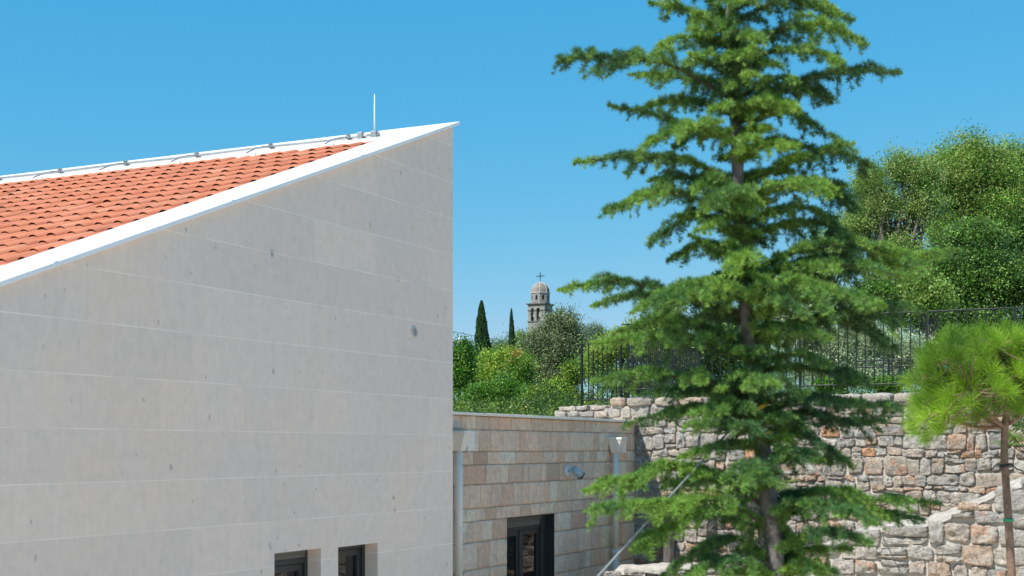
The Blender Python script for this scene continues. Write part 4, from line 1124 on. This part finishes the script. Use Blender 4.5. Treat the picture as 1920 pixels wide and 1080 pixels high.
def cedar_branch(root, ctrl, tip, fat=1.0, bright=1.0, droop=.05):
    pts = [root] + ctrl + [tip]
    L = sum((pts[i+1]-pts[i]).length for i in range(len(pts)-1))
    path = curve([p - cedar_base for p in pts], max(8, int(L/.06)))
    n = len(path)
    for i in range(1, n-1):                    # slight wander
        path[i] = path[i] + Vector((rC.gauss(0,.004), rC.gauss(0,.006), rC.gauss(0,.004)))
    r0_ = .005 + .007*L
    wood.tube(path, [r0_*(1-.88*i/(n-1)) for i in range(n)], 6)
    add_tufts(path, .0085, .7, bright, .05)
    # side branchlets
    step = .038; cnt = int(L/step); side = 1
    for j in range(cnt):
        u_ = .10 + .88*(j+.5)/cnt
        k = min(int(u_*(n-1)), n-2); p = path[k].lerp(path[k+1], u_*(n-1)-k); tng = (path[k+1]-path[k]).normalized()
        side = -side
        if rC.random() < .12: continue
        lat = tng.cross(Vector((0,0,1))).normalized()*side
        env = math.sin(min(1, (u_*.9+.12))*math.pi)**.7
        l = fat*min(.38, (.08+.26*L)*env)*rC.uniform(.55, 1.1)
        l = max(l, .022)
        ang = math.radians(rC.uniform(38, 68)); d = (tng*math.cos(ang) + lat*math.sin(ang)).normalized()
        d.z += rC.uniform(-.12, .12)
        if rC.random() < .24: d = (tng*.35 + lat*.35 + Vector((0,0,-1))*rC.uniform(.4, .9)).normalized(); l *= .62*(1.15-.6*u_)
        q1 = p + d*l*.5 + Vector((0,0,rC.uniform(-.01,.02))); q2 = p + d*l + Vector((0,0,-l*rC.uniform(.05,.38)-droop*l))
        sp = curve([p, q1, q2], max(3, int(l/.04)))
        wood.tube(sp, [.0032*(1-.6*i/(len(sp)-1)) for i in range(len(sp))], 4, False)
        add_tufts(sp, .0175, .75, bright*rC.uniform(.85, 1.15), .08)
        # tertiary
        if l > .11:
            for q_ in range(int(l/.045)):
                v_ = rC.uniform(.25, .95); kk = min(int(v_*(len(sp)-1)), len(sp)-2); pp_ = sp[kk]
                lt = (sp[-1]-sp[0]).normalized(); sd = lt.cross(Vector((0,0,1))).normalized()*(1 if rC.random() < .5 else -1)
                l3 = rC.uniform(.035, .085)*(1-.35*v_)*fat
                e = pp_ + (lt*.55 + sd*.75 + Vector((0,0,rC.uniform(-.5,.12)))).normalized()*l3
                wood.tube([pp_, e], [.0022, .001], 3, False)
                add_tufts([pp_, e], .02, .7, bright*rC.uniform(.85,1.15))
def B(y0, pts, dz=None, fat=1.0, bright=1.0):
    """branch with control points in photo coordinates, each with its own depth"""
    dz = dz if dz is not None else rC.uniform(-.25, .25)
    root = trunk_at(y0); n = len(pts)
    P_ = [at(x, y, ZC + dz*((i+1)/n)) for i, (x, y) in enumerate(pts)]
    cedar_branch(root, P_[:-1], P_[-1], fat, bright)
# left side
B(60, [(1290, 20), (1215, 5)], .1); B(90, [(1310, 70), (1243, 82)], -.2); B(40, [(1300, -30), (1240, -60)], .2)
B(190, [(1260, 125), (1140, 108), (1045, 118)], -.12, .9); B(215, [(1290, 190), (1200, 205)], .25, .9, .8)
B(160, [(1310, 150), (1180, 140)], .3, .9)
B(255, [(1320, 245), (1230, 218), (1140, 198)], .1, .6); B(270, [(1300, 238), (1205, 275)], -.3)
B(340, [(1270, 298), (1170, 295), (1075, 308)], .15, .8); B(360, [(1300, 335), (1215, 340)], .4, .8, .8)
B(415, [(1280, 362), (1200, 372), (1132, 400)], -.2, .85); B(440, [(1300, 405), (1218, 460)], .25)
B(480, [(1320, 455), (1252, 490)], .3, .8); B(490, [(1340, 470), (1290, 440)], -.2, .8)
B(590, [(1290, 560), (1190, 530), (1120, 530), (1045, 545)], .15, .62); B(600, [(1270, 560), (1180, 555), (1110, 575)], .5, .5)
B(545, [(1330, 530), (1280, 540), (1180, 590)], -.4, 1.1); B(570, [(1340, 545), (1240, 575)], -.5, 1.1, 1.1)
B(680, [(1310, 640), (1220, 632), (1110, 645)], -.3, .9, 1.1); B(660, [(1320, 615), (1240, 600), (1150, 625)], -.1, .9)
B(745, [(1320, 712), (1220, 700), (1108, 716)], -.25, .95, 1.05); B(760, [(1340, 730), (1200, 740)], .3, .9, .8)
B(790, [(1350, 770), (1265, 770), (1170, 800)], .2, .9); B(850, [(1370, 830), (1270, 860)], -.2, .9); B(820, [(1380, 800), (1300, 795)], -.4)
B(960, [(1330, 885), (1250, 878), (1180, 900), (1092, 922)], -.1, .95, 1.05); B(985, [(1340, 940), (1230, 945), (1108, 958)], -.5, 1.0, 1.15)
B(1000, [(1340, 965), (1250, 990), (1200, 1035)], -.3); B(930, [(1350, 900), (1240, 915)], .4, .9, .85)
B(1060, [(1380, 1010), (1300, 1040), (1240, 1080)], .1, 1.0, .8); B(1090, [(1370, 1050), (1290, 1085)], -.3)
# right side
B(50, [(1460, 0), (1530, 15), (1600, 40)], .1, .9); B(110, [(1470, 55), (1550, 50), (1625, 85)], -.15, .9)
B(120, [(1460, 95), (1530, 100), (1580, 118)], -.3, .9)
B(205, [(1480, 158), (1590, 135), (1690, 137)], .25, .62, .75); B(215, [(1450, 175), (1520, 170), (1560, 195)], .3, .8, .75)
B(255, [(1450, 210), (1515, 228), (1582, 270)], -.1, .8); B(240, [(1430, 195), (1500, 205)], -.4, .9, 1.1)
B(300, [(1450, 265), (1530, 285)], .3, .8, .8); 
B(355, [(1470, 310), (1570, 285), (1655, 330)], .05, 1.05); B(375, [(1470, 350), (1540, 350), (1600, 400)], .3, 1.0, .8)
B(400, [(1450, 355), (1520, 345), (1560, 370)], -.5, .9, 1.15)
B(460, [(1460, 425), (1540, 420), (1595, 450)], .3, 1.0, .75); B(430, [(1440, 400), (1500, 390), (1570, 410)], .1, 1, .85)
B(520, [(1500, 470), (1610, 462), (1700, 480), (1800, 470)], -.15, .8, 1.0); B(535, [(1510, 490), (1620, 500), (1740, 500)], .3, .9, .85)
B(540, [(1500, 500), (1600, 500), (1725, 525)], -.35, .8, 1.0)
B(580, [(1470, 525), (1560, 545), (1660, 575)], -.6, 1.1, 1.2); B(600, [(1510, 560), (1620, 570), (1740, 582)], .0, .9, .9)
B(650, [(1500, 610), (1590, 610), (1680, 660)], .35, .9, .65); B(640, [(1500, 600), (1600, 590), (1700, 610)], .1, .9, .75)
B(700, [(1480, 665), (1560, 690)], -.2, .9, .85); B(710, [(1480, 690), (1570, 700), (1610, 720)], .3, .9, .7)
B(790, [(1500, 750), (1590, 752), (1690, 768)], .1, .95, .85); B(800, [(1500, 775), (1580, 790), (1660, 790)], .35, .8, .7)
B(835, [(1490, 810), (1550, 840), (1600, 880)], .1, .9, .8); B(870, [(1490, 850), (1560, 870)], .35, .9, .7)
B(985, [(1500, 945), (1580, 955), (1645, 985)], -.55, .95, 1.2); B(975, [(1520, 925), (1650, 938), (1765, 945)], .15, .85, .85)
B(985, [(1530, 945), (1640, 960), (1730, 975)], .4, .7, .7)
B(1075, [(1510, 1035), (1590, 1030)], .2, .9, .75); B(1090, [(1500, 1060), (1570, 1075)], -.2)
# toward and away from the camera, all up the trunk
y = -520
while y < 1750:
    top = trunk_at(y); Rr = .12 + .62*min(1, (y+560)/1400)
    inv = (-60 < y < 1100)
    for q_ in range(4 if inv else 3):
        if inv:
            az = rC.choice([-90, -90, 90]) + rC.uniform(-55, 55)
            if y > 200 and rC.random() < .12: continue
            if az < 0 and y > 560 and rC.random() < (.28 if y < 830 else .55): continue
        else: az = rC.uniform(0, 360)
        a = math.radians(az); l = Rr*rC.uniform(.3, 1.0)
        d = Vector((math.cos(a), math.sin(a), 0))
        if inv and d.y > 0: l *= .95
        tip = top + d*l + Vector((0, 0, l*rC.uniform(-.05, .22))); m1 = top + d*l*.5 + Vector((0, 0, l*rC.uniform(.12, .25)))
        cedar_branch(top + Vector((0,0,-.02)), [m1], tip, .85, 1.05 if d.y < 0 else .85)  # near side coloured lighter, far side darker, imitating light and shade
    y += 38 if inv else 120
wood.build('branches', M['bark_twig'], cedar, True)
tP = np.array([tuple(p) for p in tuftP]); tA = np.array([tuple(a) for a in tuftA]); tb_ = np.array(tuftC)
base_c = np.array([.102, .218, .053]); hi = np.array([.21, .36, .06]); dk = np.array([.042, .115, .055])  # painted: hi for sunlit highlights and young tips, dk for blue-green shadow
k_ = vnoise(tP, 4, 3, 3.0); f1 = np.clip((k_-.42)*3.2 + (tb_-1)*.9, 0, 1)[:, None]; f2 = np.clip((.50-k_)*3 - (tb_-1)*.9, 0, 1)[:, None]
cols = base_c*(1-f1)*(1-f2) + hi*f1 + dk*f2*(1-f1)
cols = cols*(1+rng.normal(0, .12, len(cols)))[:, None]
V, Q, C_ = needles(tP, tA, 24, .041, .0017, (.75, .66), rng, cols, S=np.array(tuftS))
mesh_np('crown', V, [Q], M['needle'], cedar, C_)
print('cedar tufts', len(tP))

# ties and guy lines
ty1 = trunk_at(768); ty2 = trunk_at(812); ty3 = trunk_at(796)
def ring(center, r, tilt, h, mat, name, label, cat, group=None):
    o = empty(name, center, 0, label=label, cat=cat, group=group)
    pts = [(r*math.cos(a), r*math.sin(a), tilt*math.cos(a)) for a in [i*2*math.pi/20 for i in range(21)]]
    V = []; Fq = []
    for p in pts: V += [(p[0], p[1], p[2]-h), (p[0], p[1], p[2]+h)]
    for i in range(20): Fq.append([2*i, 2*i+2, 2*i+3, 2*i+1])
    b_ = mesh_np('band', V, [Fq], mat, o); m_ = b_.modifiers.new('t', 'SOLIDIFY'); m_.thickness = .006
    return o
ring(ty1, .066, .045, .013, M['yellow_band'], 'tree_strap', 'upper tilted yellow strap around the cedar trunk', 'strap', 'straps holding the cedar')
ring(ty2, .067, .0, .012, M['yellow_band'], 'tree_strap', 'lower level yellow strap around the cedar trunk', 'strap', 'straps holding the cedar')
def guy(a, b_, label):
    mb = MB(); mb.tube([a, a.lerp(b_, .5)+Vector((0,0,-.01)), b_], .0065, 6); o = mb.build('guy_line', M['wire'], None, True)
    tag(o, label, 'guy line', 'guy lines of the cedar'); return o
def guy_end(p_on, a, z0=0.0):
    d = p_on - a; k = (a.z - z0)/(a.z - p_on.z); return a + d*k
g1a = ty1 + Vector((-.064, 0, -.02)); g1b = guy_end(at(1120, 1080, ZC-.5), g1a, 0.0)
guy(g1a, g1b, 'pale guy line running down left from the cedar trunk')
g2a = ty3 + Vector((.066, 0, 0)); _x = front_x(1645); g2b = P_F - D2*_x; g2b.z = ftop(_x)+.02
guy(g2a, g2b, 'pale guy line running down right from the cedar trunk')

# ------------------------------------------------------------------ pine
ZP = 12.0
def pat(x, y, dz=0): return at(x, y, ZP+dz)
pb = pat(1902, 840); pb.z = 0
pine = empty('pine_tree', pb, 0, label='small bright green umbrella pine with slim bare trunk at the right edge', cat='tree')
tr_ = [Vector((pb.x, ZP, 0)), pat(1901, 1250), pat(1897, 1080), pat(1890, 960), pat(1883, 860), pat(1884, 800), pat(1893, 740), pat(1900, 690)]
mb = MB(); mb.tube([p-pb for p in tr_], [.046, .040, .036, .034, .032, .032, .028, .02], 12); mb.build('trunk', M['bark_pine'], pine, True)
rP = random.Random(9); rng = np.random.default_rng(19)
tp = []; ta = []; wd_ = MB()
# crown lobes in photo coordinates
lobesP = [(1800, 668, 68, 46), (1855, 654, 90, 38), (1925, 672, 90, 46), (1772, 706, 52, 42), (1754, 762, 46, 42), (1812, 745, 60, 46), (1870, 725, 80, 56), (1950, 725, 80, 70), (1744, 800, 36, 26), (1732, 724, 30, 24), (1990, 685, 70, 60)]
tips = []
for (x, y, rx, ry) in lobesP:
    for _ in range(int(rx*ry/62)):
        a = rP.uniform(0, 2*math.pi); r = math.sqrt(rP.random()); dzm = .75*math.sqrt(max(.05, 1-r*r))
        tips.append(pat(x + rx*r*math.cos(a), y + ry*r*math.sin(a), rP.uniform(-dzm, dzm)))
hub = [pat(1884, 800), pat(1893, 745), pat(1900, 690)]
cen = pat(1850, 735)
limbs_ = []
for i_, (x, y, dz_) in enumerate(((1760, 690, -.2), (1800, 650, .3), (1860, 630, -.3), (1940, 650, .2), (1735, 770, .15), (1820, 730, -.5), (1960, 720, -.3), (1880, 700, .6), (1800, 740, .5))):
    h = hub[(0, 1, 2, 1, 0, 0, 0, 1, 0)[i_]]; e = pat(x, y, dz_)
    cv = curve([h-pb, h.lerp(e, .4)-pb+Vector((rP.gauss(0,.03), rP.gauss(0,.04), -.06)), h.lerp(e, .75)-pb+Vector((0,0,-.02)), e-pb], 10)
    wd_.tube(cv, [.020*(1-.7*i/10) for i in range(11)], 7, False); limbs_.append([q+pb for q in cv])
for tpt in tips:
    h = min((q for l_ in limbs_ for q in l_[4:]), key=lambda q: (q-tpt).length + .05*rP.random())
    m1 = h.lerp(tpt, .5) + Vector((rP.gauss(0,.02), rP.gauss(0,.02), -.02+rP.gauss(0,.01)))
    cv = curve([h-pb, m1-pb, tpt-pb], 8)
    wd_.tube(cv, [.007*(1-.6*i/8) for i in range(9)], 5, False)
    d0 = (cv[-1]-cv[-3]).normalized(); outd = (tpt-cen).normalized()
    d = (d0*.3 + outd*.6 + Vector((0,0,.55))).normalized()
    for k in range(4):
        tp.append(tuple(cv[-1] - d0*.018*k)); ta.append(tuple(d))
wd_.build('branches', M['bark_pine'], pine, True)
tp = np.array(tp); ta = np.array(ta)
cz = np.array([.165, .30, .035]); cy_ = np.array([.31, .48, .045]); cd = np.array([.065, .15, .03])
k_ = vnoise(tp, 6, 3, 3.5); f1 = np.clip((k_-.45)*4, 0, 1)[:, None]; f2 = np.clip((.45-k_)*4, 0, 1)[:, None]
cols = cz*(1-f1-f2) + cy_*f1 + cd*f2
V, Q, C_ = needles(tp, ta, 28, .150, .0015, (1.0, .55), rng, cols, grav=.08)
mesh_np('crown', V, [Q], M['pine_needle'], pine, C_)
dpts = []; dax = []
for _ in range(12):
    q = pat(rP.gauss(1845, 22), rP.gauss(788, 12), rP.uniform(-.35, .25)) - pb
    dpts.append(tuple(q)); dax.append((rP.gauss(0, .5), rP.gauss(0, .5), -.6))
V, Q, C_ = needles(np.array(dpts), np.array(dax), 22, .12, .0016, (.8, .6), rng, np.tile(np.array([.30, .17, .10]), (12, 1)), grav=.2)
mesh_np('dead_needles', V, [Q], M['pine_needle'], pine, C_)
ring(pat(1884, 873), .043, .01, .012, M['black_rubber'], 'tree_tie', 'black rubber tie around the slim pine trunk below its crown', 'tie')
tie = bpy.data.objects['tree_tie']
mb = MB(); mb.tube([(-.03,-.03,.0),(-.08,-.05,.02),(-.13,-.03,-.04)], .006, 6); mb.tube([(.03,-.03,.02),(.09,-.05,-.03),(.15,-.03,-.05)], .006, 6); mb.build('loose_end', M['black_rubber'], tie, True)
ring(pat(1891, 975), .044, .0, .014, M['green_tie'], 'plastic_tie', 'bright green tape around the middle of the pine trunk', 'tape')
